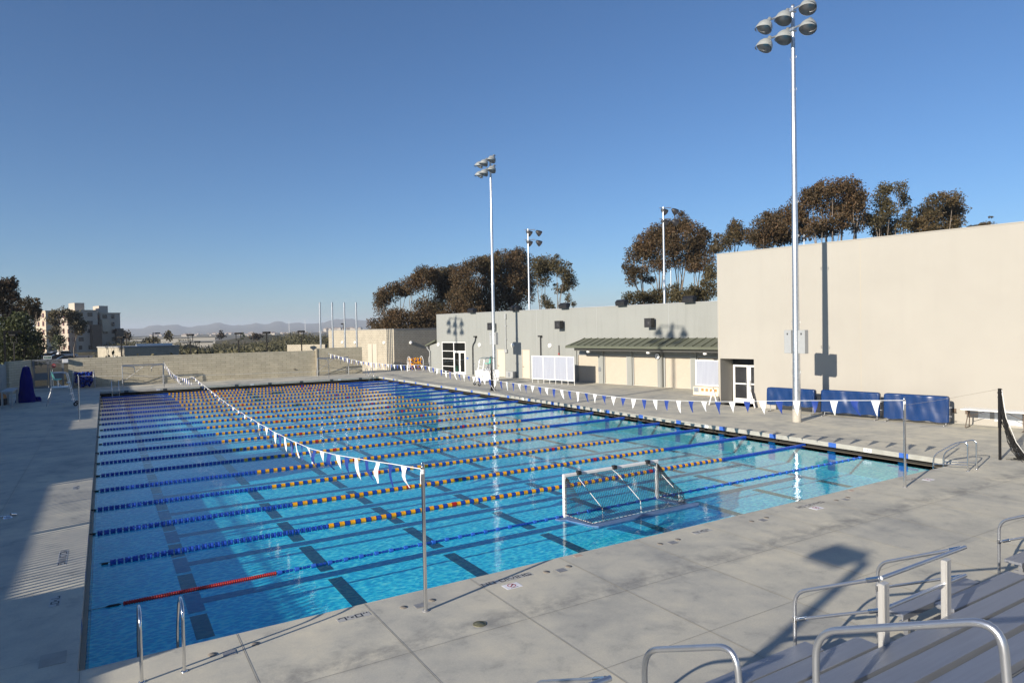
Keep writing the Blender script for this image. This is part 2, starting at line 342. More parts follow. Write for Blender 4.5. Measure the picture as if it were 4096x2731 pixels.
# ------------------------------------------------------------------ mesh builder
class MB:
    def __init__(s): s.v = []; s.f = []; s.m = []; s.sm = []
    def add(s, vs, fs, mi=0, smooth=False):
        o = len(s.v); s.v += [tuple(map(float, p)) for p in vs]
        s.f += [tuple(o+i for i in q) for q in fs]; s.m += [mi]*len(fs); s.sm += [smooth]*len(fs); return s
    def box(s, x0, x1, y0, y1, z0, z1, mi=0):
        return s.add([(x0,y0,z0),(x1,y0,z0),(x1,y1,z0),(x0,y1,z0),(x0,y0,z1),(x1,y0,z1),(x1,y1,z1),(x0,y1,z1)],
                     [(0,3,2,1),(4,5,6,7),(0,1,5,4),(1,2,6,5),(2,3,7,6),(3,0,4,7)], mi)
    def bbox(s, x0, x1, y0, y1, z0, z1, b=0.01, mi=0):     # box with chamfered edges
        bm = bmesh.new(); bmesh.ops.create_cube(bm, size=1.0)
        for v in bm.verts: v.co = Vector((x0+(v.co.x+.5)*(x1-x0), y0+(v.co.y+.5)*(y1-y0), z0+(v.co.z+.5)*(z1-z0)))
        bmesh.ops.bevel(bm, geom=bm.edges[:], offset=b, segments=1, affect='EDGES', profile=0.5)
        bm.verts.index_update()
        s.add([v.co[:] for v in bm.verts], [[v.index for v in f.verts] for f in bm.faces], mi); bm.free(); return s
    def tube(s, pts, r, n=8, mi=0, cap=True, smooth=True):
        pts = [Vector(p) for p in pts]; k = len(pts)
        rs = r if isinstance(r, (list, tuple)) else [r]*k
        T = []
        for i in range(k):
            d = (pts[min(i+1, k-1)]-pts[max(i-1, 0)]); T.append(d.normalized() if d.length > 1e-9 else Vector((0,0,1)))
        a = Vector((0,0,1)) if abs(T[0].z) < 0.9 else Vector((1,0,0))
        X = T[0].cross(a).normalized(); vs = []; fs = []
        for i in range(k):
            X = (X - T[i]*X.dot(T[i])); X = X.normalized() if X.length > 1e-6 else T[i].orthogonal().normalized()
            Y = T[i].cross(X)
            for j in range(n):
                t = 2*math.pi*j/n; vs.append(pts[i]+(X*math.cos(t)+Y*math.sin(t))*rs[i])
        for i in range(k-1):
            for j in range(n):
                a0=i*n+j; b0=i*n+(j+1)%n; fs.append((a0, b0, b0+n, a0+n))
        s.add(vs, fs, mi, smooth)
        if cap:
            s.add(vs[:n], [tuple(range(n-1,-1,-1))], mi); s.add(vs[-n:], [tuple(range(n))], mi)
        return s
    def cyl(s, p, q, r, n=12, mi=0, r1=None): return s.tube([p, q], [r, r if r1 is None else r1], n, mi)
    def prism(s, pts, axis, a, b, mi=0):                   # polygon (2D) extruded along an axis
        def P(u, v, c): return {'x': (c,u,v), 'y': (u,c,v), 'z': (u,v,c)}[axis]
        n = len(pts); vs = [P(u,v,a) for u,v in pts]+[P(u,v,b) for u,v in pts]
        fs = [tuple(range(n-1,-1,-1)), tuple(range(n,2*n))]+[(i,(i+1)%n,(i+1)%n+n,i+n) for i in range(n)]
        return s.add(vs, fs, mi)
    def lathe(s, prof, c, axis=(0,0,1), n=16, mi=0, smooth=True):    # prof: (radius, distance along axis)
        A = Vector(axis).normalized(); X = A.orthogonal().normalized(); Y = A.cross(X); c = Vector(c)
        vs = [c+A*h+(X*math.cos(2*math.pi*j/n)+Y*math.sin(2*math.pi*j/n))*r for r,h in prof for j in range(n)]
        fs = [(i*n+j, i*n+(j+1)%n, (i+1)*n+(j+1)%n, (i+1)*n+j) for i in range(len(prof)-1) for j in range(n)]
        return s.add(vs, fs, mi, smooth)
    def quad(s, a, b, c, d, mi=0): return s.add([a,b,c,d], [(0,1,2,3)], mi)

def finish(name, mb, mats, parent=None, off=None):
    me = bpy.data.meshes.new(name)
    vs = mb.v if off is None else [(x-off[0], y-off[1], z-off[2]) for x,y,z in mb.v]
    me.from_pydata(vs, [], mb.f)
    if isinstance(mats, str): mats = [mats]
    for k in mats: me.materials.append(MATS[k])
    me.polygons.foreach_set('material_index', mb.m); me.polygons.foreach_set('use_smooth', mb.sm)
    me.update()
    if name not in ('pool_water', 'pool_deck', 'terrain', 'pool_floor'):
        bm = bmesh.new(); bm.from_mesh(me); bmesh.ops.recalc_face_normals(bm, faces=bm.faces) if len(bm.faces) < 20000 else None; bm.to_mesh(me); bm.free()
    o = bpy.data.objects.new(name, me); COL.objects.link(o)
    if parent: o.parent = parent
    return o
def tag(o, label=None, cat=None, group=None, kind=None):
    for k, v in (('label', label), ('category', cat), ('group', group), ('kind', kind)):
        if v: o[k] = v
    return o
def thing(name, label, cat, loc=(0,0,0), rz=0.0, group=None):
    o = bpy.data.objects.new(name, None); COL.objects.link(o); o.empty_display_size = 0.2
    o.location = tuple(map(float, loc)); o.rotation_euler = (0,0,rz)
    return tag(o, label, cat, group)
def solo(name, mb, mats, label, cat, loc=(0,0,0), rz=0.0, group=None, kind=None, world=True):
    o = finish(name, mb, mats, None, loc if world else None); o.location = tuple(map(float, loc)); o.rotation_euler = (0,0,rz)
    return tag(o, label, cat, group, kind)
def part(name, mb, mats, parent, label=None, world=False):
    o = finish(name, mb, mats, parent, tuple(parent.location) if world else None)
    if label: o['label'] = label
    return o
def dup(root, loc, label, rz=None, group=None, scale=None):
    kids = {}
    for o in COL.objects:
        if o.parent: kids.setdefault(o.parent.name, []).append(o)
    def cp(o, par):
        c = o.copy(); COL.objects.link(c)
        if par: c.parent = par
        for k in kids.get(o.name, []): cp(k, c)
        return c
    r = cp(root, None); r.location = tuple(map(float, loc))
    if rz is not None: r.rotation_euler = (0,0,rz)
    if scale: r.scale = (scale,)*3
    r['label'] = label
    if group: r['group'] = group
    return r
def arc(c, r, a0, a1, plane, n=6):       # points of an arc in a plane given by two unit vectors
    c = Vector(c); X, Y = Vector(plane[0]), Vector(plane[1])
    return [c+X*r*math.cos(a0+(a1-a0)*i/n)+Y*r*math.sin(a0+(a1-a0)*i/n) for i in range(n+1)]
def bend(pts, r, n=5):                   # polyline with rounded corners
    P = [Vector(p) for p in pts]; out = [P[0]]
    for i in range(1, len(P)-1):
        a = (P[i-1]-P[i]); b = (P[i+1]-P[i]); d = min(r, a.length*0.49, b.length*0.49)
        p, q = P[i]+a.normalized()*d, P[i]+b.normalized()*d
        for k in range(n+1):
            t = k/n; out.append(p*(1-t)**2+P[i]*2*t*(1-t)+q*t*t)
    out.append(P[-1]); return out

# ================================================================== THE SETTING
PW, PL = 22.86, 51.2                    # pool width (X), length (Y)
WZ, FZ = -0.30, -1.00                   # water surface, floor as it is seen through the water
LIP = 0.06

mb = MB()
X0, X1, Y0, Y1 = -13.0, 60.0, -45.0, 62.0
for a in ((X0, 0, Y0, Y1), (PW, X1, Y0, Y1), (0, PW, Y0, 0), (0, PW, PL, Y1)):
    mb.quad((a[0],a[2],0),(a[1],a[2],0),(a[1],a[3],0),(a[0],a[3],0))
solo('pool_deck', mb, 'deck_concrete', 'grey mottled concrete deck around the swimming pool', 'deck', kind='structure')

# coping face, dark gutter slot, gutter lip on all four sides
mb = MB(); g = MB(); lp = MB()
def ring(m, inset, z0, z1):
    a, b, c, d = -inset, PW+inset, -inset, PL+inset
    P = [(a,c),(b,c),(b,d),(a,d)]
    for i in range(4):
        p, q = P[i], P[(i+1)%4]
        m.quad((q[0],q[1],z0),(p[0],p[1],z0),(p[0],p[1],z1),(q[0],q[1],z1))
ring(mb, 0.0, -0.165, 0.0)
ring(g, 0.30, -0.45, -0.165)
for a in ((-.3,PW+.3,-.3,0),(-.3,PW+.3,PL,PL+.3),(-.3,0,0,PL),(PW,PW+.3,0,PL)):
    g.quad((a[0],a[2],-.165),(a[1],a[2],-.165),(a[1],a[3],-.165),(a[0],a[3],-.165))
for a in ((-.05,PW+.05,-.05,LIP),(-.05,PW+.05,PL-LIP,PL+.05),(-.05,LIP,LIP,PL-LIP),(PW-LIP,PW+.05,LIP,PL-LIP)):
    lp.box(a[0],a[1],a[2],a[3],-0.40,-0.285)
solo('pool_coping', mb, 'coping', 'pale concrete edge face round the pool', 'pool edge', kind='structure')
solo('pool_gutter_wall', g, 'gutter_dark', 'dark overflow gutter slot under the pool edge', 'gutter', kind='structure')
solo('pool_gutter_floor', lp, 'gutter_lip', 'tan tiled gutter lip along the waterline', 'gutter', kind='structure')
mb = MB()
mb.quad((LIP,LIP,FZ),(PW-LIP,LIP,FZ),(PW-LIP,PL-LIP,FZ),(LIP,PL-LIP,FZ))
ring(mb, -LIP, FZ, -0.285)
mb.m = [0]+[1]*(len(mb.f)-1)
solo('pool_floor', mb, ['pool_plaster','pool_wall_dimmed'], 'pale blue plastered pool basin under the water', 'pool', kind='structure')
mb = MB(); mb.quad((LIP,LIP,WZ),(PW-LIP,LIP,WZ),(PW-LIP,PL-LIP,WZ),(LIP,PL-LIP,WZ))
solo('pool_water', mb, 'pool_water', 'clear blue water of the swimming pool', 'water', kind='structure')

LANE_Y = [1.80+2.535*k-0.0 for k in range(20)]          # lane centres of the cross-pool course
ROPE_Y = [3.04+2.536*k for k in range(19)]
STR_X = [1.80+2.745*k for k in range(8)]                # lines of the long course
mb = MB(); nb = MB()
z = FZ+0.004
def wob(x0, x1, y0, y1, m, zz):       # a tile stripe with slightly uneven edges
    m.quad((x0,y0,zz),(x1,y0,zz),(x1,y1,zz),(x0,y1,zz))
for x in STR_X:
    ys = [0.35]+[v for v in LANE_Y[0:]]+[PL-0.4]
    for i in range(len(ys)-1):
        g_ = 0.27 if 2 < x < PW-2 else 0.70
        a = ys[i]+(g_ if i else 0); b = ys[i+1]-(g_ if i < len(ys)-2 else 0)
        if b-a > 0.3: wob(x-0.15, x+0.15, a, b, mb, z)
for y in LANE_Y:
    wob(1.95, PW-1.95, y-0.15, y+0.15, nb, z+0.004)
    for x in (1.80, PW-1.80):
        wob(x-0.15, x+0.15, y-0.55, y+0.55, nb, z+0.008)
solo('lane_marking_black', mb, 'black_tile', 'broken black tile lines on the pool floor', 'lane lines', kind='structure')
solo('lane_marking_blue', nb, 'navy_tile', 'dark blue tile lines with T ends on the pool floor', 'lane lines', kind='structure')
# target tiles on the pool walls
mb = MB(); kb = MB()
for y in LANE_Y:
    for x, s in ((PW, -1), (0, 1)):
        e = x+s*0.004
        mb.quad((e,y-.15,-.163),(e,y+.15,-.163),(e,y+.15,-.002),(e,y-.15,-.002))
        e = x+s*(LIP+0.004)
        kb.quad((e,y-.15,FZ),(e,y+.15,FZ),(e,y+.15,-.31),(e,y-.15,-.31)); e = x+s*(LIP+0.008)
        kb.quad((e,y-.5,-.50),(e,y+.5,-.50),(e,y+.5,-.44),(e,y-.5,-.44))
solo('target_tile_blue_surface', mb, 'blue_tile', 'blue tile blocks on the pool edge at each lane', 'tiles', kind='structure')
hb = MB()
for x in STR_X:
    for y, s in ((PL, -1), (0, 1)):
        e = y+s*0.004; hb.quad((x-.15,e,-.163),(x+.15,e,-.163),(x+.15,e,-.002),(x-.15,e,-.002))
        e = y+s*(LIP+.004); kb.quad((x-.15,e,FZ),(x+.15,e,FZ),(x+.15,e,-.31),(x-.15,e,-.31))
solo('target_tile_black_surface', hb, 'black_tile', 'black tile blocks on the far pool edge at each long lane', 'tiles', kind='structure')
solo('target_cross_surface', kb, 'navy_tile', 'dark tile crosses on the pool walls under water', 'tiles', kind='structure')

# saw-cut joints of the deck
mb = MB()
def joint(x0, y0, x1, y1, wd=0.016):
    d = Vector((x1-x0, y1-y0)); n_ = Vector((-d.y, d.x)).normalized()*wd/2
    for off, w_, mi in ((0.0, 0.8, 0), (1.0, 0.32, 1)) if wd > .012 else ((0.0, 0.5, 1),):
        c = n_*off*1.3; q = n_*w_
        zz = 0.004
        mb.quad((x0+c.x-q.x,y0+c.y-q.y,zz+.002*mi),(x1+c.x-q.x,y1+c.y-q.y,zz+.002*mi),(x1+c.x+q.x,y1+c.y+q.y,zz+.002*mi),(x0+c.x+q.x,y0+c.y+q.y,zz+.002*mi), mi)
joint(-12, -1.93, 34, -1.93, 0.011); joint(-12, -3.70, 34, -3.70, 0.010); joint(-12, -5.6, 34, -5.6, 0.010)
for k in range(-7, 18): joint(0.04+1.9*k, -12, 0.04+1.9*k, -0.02 if -0.1 < 0.04+1.9*k < PW else 0)
joint(-1.88, -1.93, -1.88, 57, 0.02); joint(24.45, -1.93, 24.45, 57, 0.014)
for k in range(0, 16):
    joint(-6, 0.6+3.8*k, -0.02, 0.6+3.8*k, 0.010); joint(PW+.02, 0.6+3.8*k, 30.5, 0.6+3.8*k, 0.010)
for k in range(0, 7): joint(1.9+3.8*k, PL+.02, 1.9+3.8*k, 57.6, 0.010)
joint(29.9, 4.0, 24.6, 45.0, 0.010)
solo('deck_joint_markings', mb, ['joint_light', 'joint_dark'], 'thin control joints between the concrete deck slabs', 'joints', kind='structure')

# land out to the hills: one sheet
prof_x = [-400, 300, 485, 560, 600, 650, 700, 760, 800, 875, 930, 960, 1020, 1060, 1115, 1160, 1200, 1260, 1300, 1340, 1390, 1450, 1560, 2600]
prof_y = [1330, 1326, 1320, 1319, 1308, 1306, 1303, 1312, 1307, 1295, 1304, 1305, 1296, 1300, 1288, 1296, 1294, 1298, 1290, 1281, 1277, 1283, 1285, 1285]
def ground_h(x, y):
    dx, dy = x-CAM[0], y-CAM[1]; r = math.hypot(dx, dy); az = math.degrees(math.atan2(dx, dy))
    px = IW/2+FPX*math.tan(R(max(-70, min(70, az-31.355))))
    if r < 72: return -1.7
    n1 = math.sin(x*.013+1.3)*math.sin(y*.017+.4)+0.5*math.sin(x*.041+y*.023)+0.3*math.sin(x*.09-y*.07)
    n2 = math.sin(x*.0021+2)*math.sin(y*.0017)+0.5*math.sin(x*.0053-y*.0041)+0.25*math.sin(x*.012+y*.01)
    t = min(1, max(0, (r-72)/30)); z = -1.7*(1-t)-1.0*t
    if az > 1.5 or r > 300:
        t = min(1, max(0, (r-105)/200))*min(1, max(0, (az-1.5)/3) if r < 300 else 1); z = z*(1-t)+(-3.2+1.5*n1)*t
        hill = math.exp(-((az-14.2)/2.2)**2)*math.exp(-((r-330)/110)**2); z += 5.2*hill
        hill = math.exp(-((az-11.0)/2.6)**2)*math.exp(-((r-900)/260)**2); z += 11*hill
    t = min(1, max(0, (r-700)/500)); z = z*(1-t)+(-18+6*n2)*t
    t = min(1, max(0, (r-1900)/600)); t = t*t*(3-2*t); z = z*(1-t)+(4+5*n2)*t
    t = min(1, max(0, (r-3600)/900)); z = z*(1-t)+(-25+12*n2)*t
    t = min(1, max(0, (r-5600)/3200)); t = t*t*(3-2*t)
    ytop = np.interp(px, prof_x, prof_y)
    crest = 4.33+(yh(px)-ytop)/FPX*9000*1.0+5*math.sin(az*4.3)+3*math.sin(az*9.1+1)+1.5*math.sin(az*19)
    z = z*(1-t)+(crest+14*n2*(1-t)*2)*t
    if r > 9200: z -= (r-9200)*0.05
    z = min(z, 182)
    return z
radii = [0, 30, 55, 72, 80, 90, 100, 115, 130, 150, 175, 200, 230, 260, 300, 340, 380, 430, 490, 560, 640, 720, 820, 930, 1050, 1200, 1400, 1600, 1900, 2050, 2200, 2350, 2500, 2700, 2900, 3200, 3600, 4000, 4500, 5100, 5700, 6200, 6700, 7200, 7700, 8200, 8600, 9000, 9300, 10000, 12000, 16000]
az_list = list(np.arange(-12, 26, 0.33))+list(np.arange(26, 348, 4.0))
mb = MB(); vs = []
for r_ in radii:
    for a in az_list:
        x = CAM[0]+r_*math.sin(R(a)); y = CAM[1]+r_*math.cos(R(a)); vs.append((x, y, ground_h(x, y)))
na = len(az_list); fs = []
for i in range(len(radii)-1):
    for j in range(na):
        q = (i*na+j, i*na+(j+1)%na, (i+1)*na+(j+1)%na, (i+1)*na+j)
        fs.append(q if i else (q[0], q[2], q[3]))
mb.add(vs, fs, 0, True)
solo('terrain', mb, 'dry_ground', 'dry brushy land and distant hills beyond the pool', 'terrain', kind='structure')
mb = MB(); mb.quad((-60,150,-0.92),(-2,150,-0.92),(-2,215,-0.92),(-60,215,-0.92))
solo('parking_pavement', mb, 'asphalt', 'dark asphalt car park beyond the back wall', 'car park', kind='structure')

# ================================================================== BUILDINGS ON THE RIGHT
ga, gb = R(10.5-90), R(10.7-90)           # local x runs along the wall towards the camera, local y into the building
GO, BO = (29.4, 51.2, 0.0), (29.1, 15.1, 0.0)
def gl(s, y=0.0, z=0.0):                  # grey-wall local to world
    return np.array([GO[0]+s*math.cos(ga)-y*math.sin(ga), GO[1]+s*math.sin(ga)+y*math.cos(ga), z])
def bl(s, y=0.0, z=0.0):
    return np.array([BO[0]+s*math.cos(gb)-y*math.sin(gb), BO[1]+s*math.sin(gb)+y*math.cos(gb), z])

gbld = thing('pool_building', 'long grey stucco building with roller shutters beside the pool', 'building', GO, ga)
def hole_wall(m, s0, s1, z0, z1, holes, y0=0.0, th=0.25, mi=0):
    """front skin with rectangular openings and their reveals"""
    xs = sorted({s0, s1}|{h[0] for h in holes}|{h[1] for h in holes}); zs = sorted({z0, z1}|{h[2] for h in holes}|{h[3] for h in holes})
    for i in range(len(xs)-1):
        for j in range(len(zs)-1):
            cx, cz = (xs[i]+xs[i+1])/2, (zs[j]+zs[j+1])/2
            if any(h[0] < cx < h[1] and h[2] < cz < h[3] for h in holes): continue
            m.quad((xs[i],y0,zs[j]),(xs[i+1],y0,zs[j]),(xs[i+1],y0,zs[j+1]),(xs[i],y0,zs[j+1]), mi)
    for a,b,c,d in holes:
        m.quad((a,y0,c),(a,y0+th,c),(a,y0+th,d),(a,y0,d), mi); m.quad((b,y0+th,c),(b,y0,c),(b,y0,d),(b,y0+th,d), mi)
        m.quad((a,y0,d),(a,y0+th,d),(b,y0+th,d),(b,y0,d), mi)
        if c > z0+.01: m.quad((a,y0+th,c),(a,y0,c),(b,y0,c),(b,y0+th,c), mi)
SHUT = [(18.72,20.95),(21.49,23.72),(24.27,26.50),(27.05,29.23),(29.74,31.9)]
DOORS = [(8.80,9.88),(12.13,13.12)]
HOL = [(0.19,4.10,0.0,3.16)]+[(a,b,0.0,2.52) for a,b in DOORS]+[(a,b,0.0,2.24) for a,b in SHUT]
mb = MB(); S0, S1, GH = -0.6, 36.0, 5.9
hole_wall(mb, S0, S1, -0.1, GH, HOL, 0.0, 0.12)
mb.quad((S0,13,-.1),(S0,0,-.1),(S0,0,GH),(S0,13,GH)); mb.quad((S1,0,-.1),(S1,13,-.1),(S1,13,GH),(S1,0,GH)); mb.quad((S1,13,-.1),(S0,13,-.1),(S0,13,GH),(S1,13,GH))
mb.quad((S0,0.2,5.5),(S1,0.2,5.5),(S1,13,5.5),(S0,13,5.5))
mb.quad((S0,0.25,GH),(S1,0.25,GH),(S1,0.25,5.5),(S0,0.25,5.5)); mb.quad((S0,0,GH),(S1,0,GH),(S1,.25,GH),(S0,.25,GH))
for a, b, _, h in HOL[1:]: mb.quad((a-.02,.14,0),(b+.02,.14,0),(b+.02,.14,h+.02),(a-.02,.14,h+.02))
part('wall', mb, 'grey_stucco', gbld)
mb = MB()
for s_ in (7.2, 14.05, 20.8, 27.45): mb.box(s_-.012, s_+.012, -0.004, 0.01, 0.05 if s_ < 18 else 3.55, GH)
mb.box(S0, S1, -0.03, 0.28, GH+0.001, GH+0.05)
part('control_seam', mb, 'elec_grey', gbld)
for a, b in DOORS:
    mb = MB(); mb.box(a+.05, b-.05, 0.03, 0.08, 0.02, 2.13); d = part('door', mb, 'cream_door', gbld)
    m2 = MB(); m2.box(a+.05, b-.05, 0.035, 0.075, 2.17, 2.47); part('transom_panel', m2, 'cream_door', gbld)
    m2 = MB(); m2.box(a+.001, a+.05, -0.012, 0.1, 0, 2.515); m2.box(b-.05, b-.001, -0.012, 0.1, 0, 2.515); m2.box(a+.05, b-.05, -0.012, 0.1, 2.47, 2.515); m2.box(a+.05,b-.05,0.02,0.1,2.13,2.17); part('door_frame', m2, 'cream_door', gbld)
    m2 = MB(); m2.cyl((a+.14,-.03,1.02),(a+.14,.03,1.02),.03,8); m2.box(a+.12,a+.28,-.045,-.025,1.01,1.035)
    part('handle', m2, 'frame_bronze', d)
    for zz in (.35,1.1,1.85): m2 = MB(); m2.box(b-.075,b-.045,0.015,0.03,zz,zz+.12); part('hinge', m2, 'frame_bronze', d)
for a, b in SHUT:                                  # slatted roller shutters
    mb = MB(); k = 30; h = 2.24/k
    for i in range(k):
        z0 = i*h; mb.quad((a,.085,z0),(b,.085,z0),(b,.055,z0+h*.5),(a,.055,z0+h*.5)); mb.quad((a,.055,z0+h*.5),(b,.055,z0+h*.5),(b,.085,z0+h),(a,.085,z0+h))
    mb.box(a,b,.03,.08,0.0,.06); d = part('roller_shutter', mb, 'cream_shutter', gbld)
    m2 = MB(); m2.box(a+.001,a+.05,-.02,.05,0,2.235); m2.box(b-.05,b-.001,-.02,.05,0,2.235); m2.box(a+.05,b-.05,-.02,.05,2.17,2.235); part('frame', m2, 'elec_grey', d)
mb = MB()                                            # shallow piers between the shutters
for a, b in ((18.35,18.68),(21.0,21.45),(23.78,24.22),(29.28,29.70)): mb.box(a,b,-.10,-.001,0,2.62)
mb.box(18.35,36,-.10,-.001,2.621,2.80); mb.cyl((26.78,-.12,0),(26.78,-.12,2.62),.20,16)
part('pier', mb, 'grey_stucco', gbld)
mb = MB(); rb = MB()                                 # standing-seam canopy
mb.prism([(0.0,3.50),(-1.75,2.95),(-1.75,2.80),(0.0,3.36)], 'x', 19.5, 36.0)
mb.add([(19.5,0,3.50),(19.5,-1.75,2.95),(19.05,-1.75,2.95),(19.05,-1.75,2.80),(19.5,-1.75,2.80),(19.5,0,3.36)], [(0,1,2),(2,1,4,3),(0,2,3,5),(3,4,5)])
part('canopy_roof', mb, 'green_roof', gbld)
k = 0
for i in range(24):
    s_ = 19.56+i*.68
    y1 = 0.0 if s_ > 19.3 else -1.75*(1-(s_-17.9)/1.4)
    zt = 3.50+y1*(.55/1.75)
    rb.prism([(y1,zt),(y1,zt+.055),(-1.75,3.005),(-1.75,2.95)], 'x', s_-.018, s_+.018)
rb.box(19.08,36,-1.80,-1.751,2.78,2.90)
part('canopy_rib', rb, 'green_roof', gbld)
mb = MB(); mb.box(19.75,36,-1.5,-1.2,2.57,2.78); part('canopy_beam', mb, 'trim_dark', gbld)
# big window with glazed double door
mb = MB(); A, B, T = 0.19, 4.10, 3.16
for s_ in (A+.045, 2.17, B-.045): mb.box(s_-.044, s_+.044, .03, .11, 0.0, T-.001)
for zz in (.045, .74, 1.50, 2.26): mb.box(A+.09, 2.126, .03, .11, zz-.03, zz+.03)
for zz in (2.26, T-.04): mb.box(2.214, B-.09, .03, .11, zz-.04, zz+.038)
mb.box(A+.09,2.126,.03,.11,T-.08,T-.002)
part('window_frame', mb, 'white_paint', gbld)
mb = MB(); mb.quad((A,.09,0),(B,.09,0),(B,.09,T),(A,.09,T)); part('window_pane', mb, 'dark_glass', gbld)
for a, b in ((2.22,3.12),(3.14,4.0)):
    m2 = MB(); m2.box(a,a+.10,.02,.07,.02,2.2); m2.box(b-.10,b,.02,.07,.02,2.2); m2.box(a+.1,b-.1,.02,.07,.02,.25); m2.box(a+.1,b-.1,.02,.07,2.1,2.2)
    d = part('glass_door', m2, 'white_paint', gbld)
    m2 = MB(); c = b-.14 if a < 3 else a+.14; m2.tube(bend([(c,.02,.95),(c,-.06,.95),(c,-.06,1.3),(c,.02,1.3)],.03),.012,6); part('handle', m2, 'steel', d)
mb = MB(); mb.quad((A,3.5,0.01),(B+6,3.5,.01),(B+6,3.5,3.4),(A,3.5,3.4)); mb.quad((A,.2,.02),(B,.2,.02),(B+6,3.5,.02),(A,3.5,.02)); part('room_back', mb, 'elec_grey', gbld)
# lean-to at the far end, down pipes, conduits
mb = MB(); mb.prism([(-1.9,0),(-0.601,0),(-0.601,3.05),(-1.9,2.78)],'y',0.02,6.0); part('side_wall', mb, 'grey_stucco', gbld)
mb = MB(); mb.prism([(-2.35,2.84),(-0.602,3.40),(-0.602,3.25),(-2.35,2.69)],'y',-0.25,6.2); part('side_roof', mb, 'green_roof', gbld)
mb = MB(); mb.tube(bend([(-2.2,-.1,2.7),(-2.2,-.1,2.5),(-1.75,-.1,2.2),(-1.75,-.1,.08),(-1.0,-.12,.06),(-.85,-.12,.16)],.12),.05,8); part('downpipe', mb, 'elec_grey', gbld)
mb = MB()
mb.tube(bend([(5.80,-.10,3.72),(5.75,-.10,3.25),(5.33,-.10,2.85),(5.30,-.10,0.05)],.25),.045,8); mb.box(5.7,5.95,-.28,-.02,3.62,3.74); part('standpipe', mb, 'black_metal', gbld); mb = MB()
mb.cyl((14.58,-.1,3.68),(14.58,-.1,.1),.04,8); mb.box(14.45,14.75,-.28,-.02,3.62,3.74)
part('standpipe', mb, 'black_metal', gbld)
mb = MB(); mb.cyl((10.1,-.06,2.4),(10.1,-.06,5.55),.035,8); mb.box(10.0,10.22,-.14,-.002,5.25,5.7); mb.box(9.95,10.3,-.16,-.002,2.22,2.52)
mb.box(9.98,10.24,-.1,-.002,4.6,4.66); mb.box(9.98,10.24,-.1,-.002,3.4,3.46); part('conduit', mb, 'elec_grey', gbld)
# things fixed on the building
def on_grey(name, build, mats, label, cat, s_, z_, group=None):
    m = MB(); build(m); p = gl(s_, 0, z_)
    return solo(name, m, mats, label, cat, p, ga, group, world=False)
def wl(m):
    m.lathe([(0.0,-.14),(.12,-.14),(.18,-.10),(.20,-.03),(.20,-.001)], (0,0,0), (0,1,0), 16, 0); m.lathe([(0.0,-.165),(.07,-.16),(.085,-.14)], (0,0,0), (0,1,0), 12, 1)
for s_, lab in ((-0.30,'round white wall lamp left of the big glass window'),(6.31,'round white wall lamp between two dark standpipes'),(10.98,'round white wall lamp between the two cream doors'),(15.64,'round white wall lamp above the long white screen')):
    on_grey('wall_lamp', wl, ['white_plastic','cream_box'], lab, 'wall lamp', s_, 2.88, 'round wall lamps on the grey building')
def ul(m): m.lathe([(0,-.05),(.10,-.04),(.14,0.02),(.14,.10)], (0,0,0), (0,0,1), 14)
for s_, lab in ((21.1,'small round lamp under the canopy over the first pier'),(26.68,'small round lamp under the canopy above the clock'),(31.2,'small round lamp under the canopy beside the tall beige building')):
    m = MB(); ul(m); solo('canopy_lamp', m, 'white_plastic', lab, 'lamp', gl(s_,-1.38,2.46), ga, 'lamps under the green canopy', world=False)
def spk(m):
    m.prism([(-.30,-.33),(.30,-.33),(.30,.33),(-.30,.33)],'y',-.62,-.20,0); m.cyl((0,-.2,0),(0,0,0),.05,8); m.lathe([(0,-.64),(.10,-.635),(.16,-.621)],(.0,0,-.05),(0,1,0),12,1)
for s_, lab in ((8.5,'black wall loudspeaker half hidden behind the farther tall light pole'),(17.1,'black wall loudspeaker above the long white screen'),(26.1,'black wall loudspeaker above the green canopy')):
    on_grey('loudspeaker', spk, ['black_metal','lamp_dark'], lab, 'loudspeaker', s_, 4.6, 'loudspeakers on the grey wall')
def fl(m): m.prism([(-.35,-.30),(-.05,-.30),(.10,-.05),(.10,.12),(-.18,.16),(-.42,-.02)],'x',-.42,.42,0); m.box(-.05,.05,0,.12,-.32,-.1)
for i, s_ in enumerate((5.44,11.5,17.5,23.4,29.26)):
    lab = ['black floodlight on the grey roof edge above the glass window','black floodlight on the grey roof edge over the pole shadow','black floodlight on the roof edge under the right end of the left tree row','black floodlight on the roof edge at the left edge of the middle tree','black floodlight on the roof edge next to the beige building'][i]
    on_grey('roof_floodlight', fl, 'black_metal', lab, 'floodlight', s_, 6.22, 'floodlights along the grey roof edge')
def ck(m):
    m.lathe([(0,-.055),(.20,-.055)],(0,0,0),(0,1,0),24,0,False); m.lathe([(.20,-.06),(.235,-.06),(.235,0)],(0,0,0),(0,1,0),24,1)
    m.box(-.008,.008,-.064,-.058,0,.12,1); m.box(-.01,.01,-.068,-.0645,-.15,.0,1)
m = MB(); ck(m); solo('wall_clock', m, ['white_plastic','black_metal'], 'round white clock on the grey pier between two shutters', 'clock', gl(26.7,-.32,2.22), ga, world=False)
def eb(m): m.bbox(-.48,.42,-.45,-.01,0,.58,.02); m.box(-.2,.1,-.47,-.452,.1,.5,1)
on_grey('utility_box', eb, ['elec_grey','galv'], 'low grey utility box on the ground by the grey wall', 'utility box', 10.95, 0.0)
m = MB(); m.box(-.07,.07,-.12,-.001,-.05,.05); on_grey('outlet_box', lambda k: k.bbox(-.12,.12,-.16,-.101,-.16,.16,.02), 'galv', 'small metal box on the pier between first two shutters', 'outlet box', 21.12, 1.1)
def rd(m): m.cyl((0,-.05,.1),(0,-.05,.72),.035,8,1); m.cyl((0,-.06,-.06),(0,-.06,.08),.07,10,0)
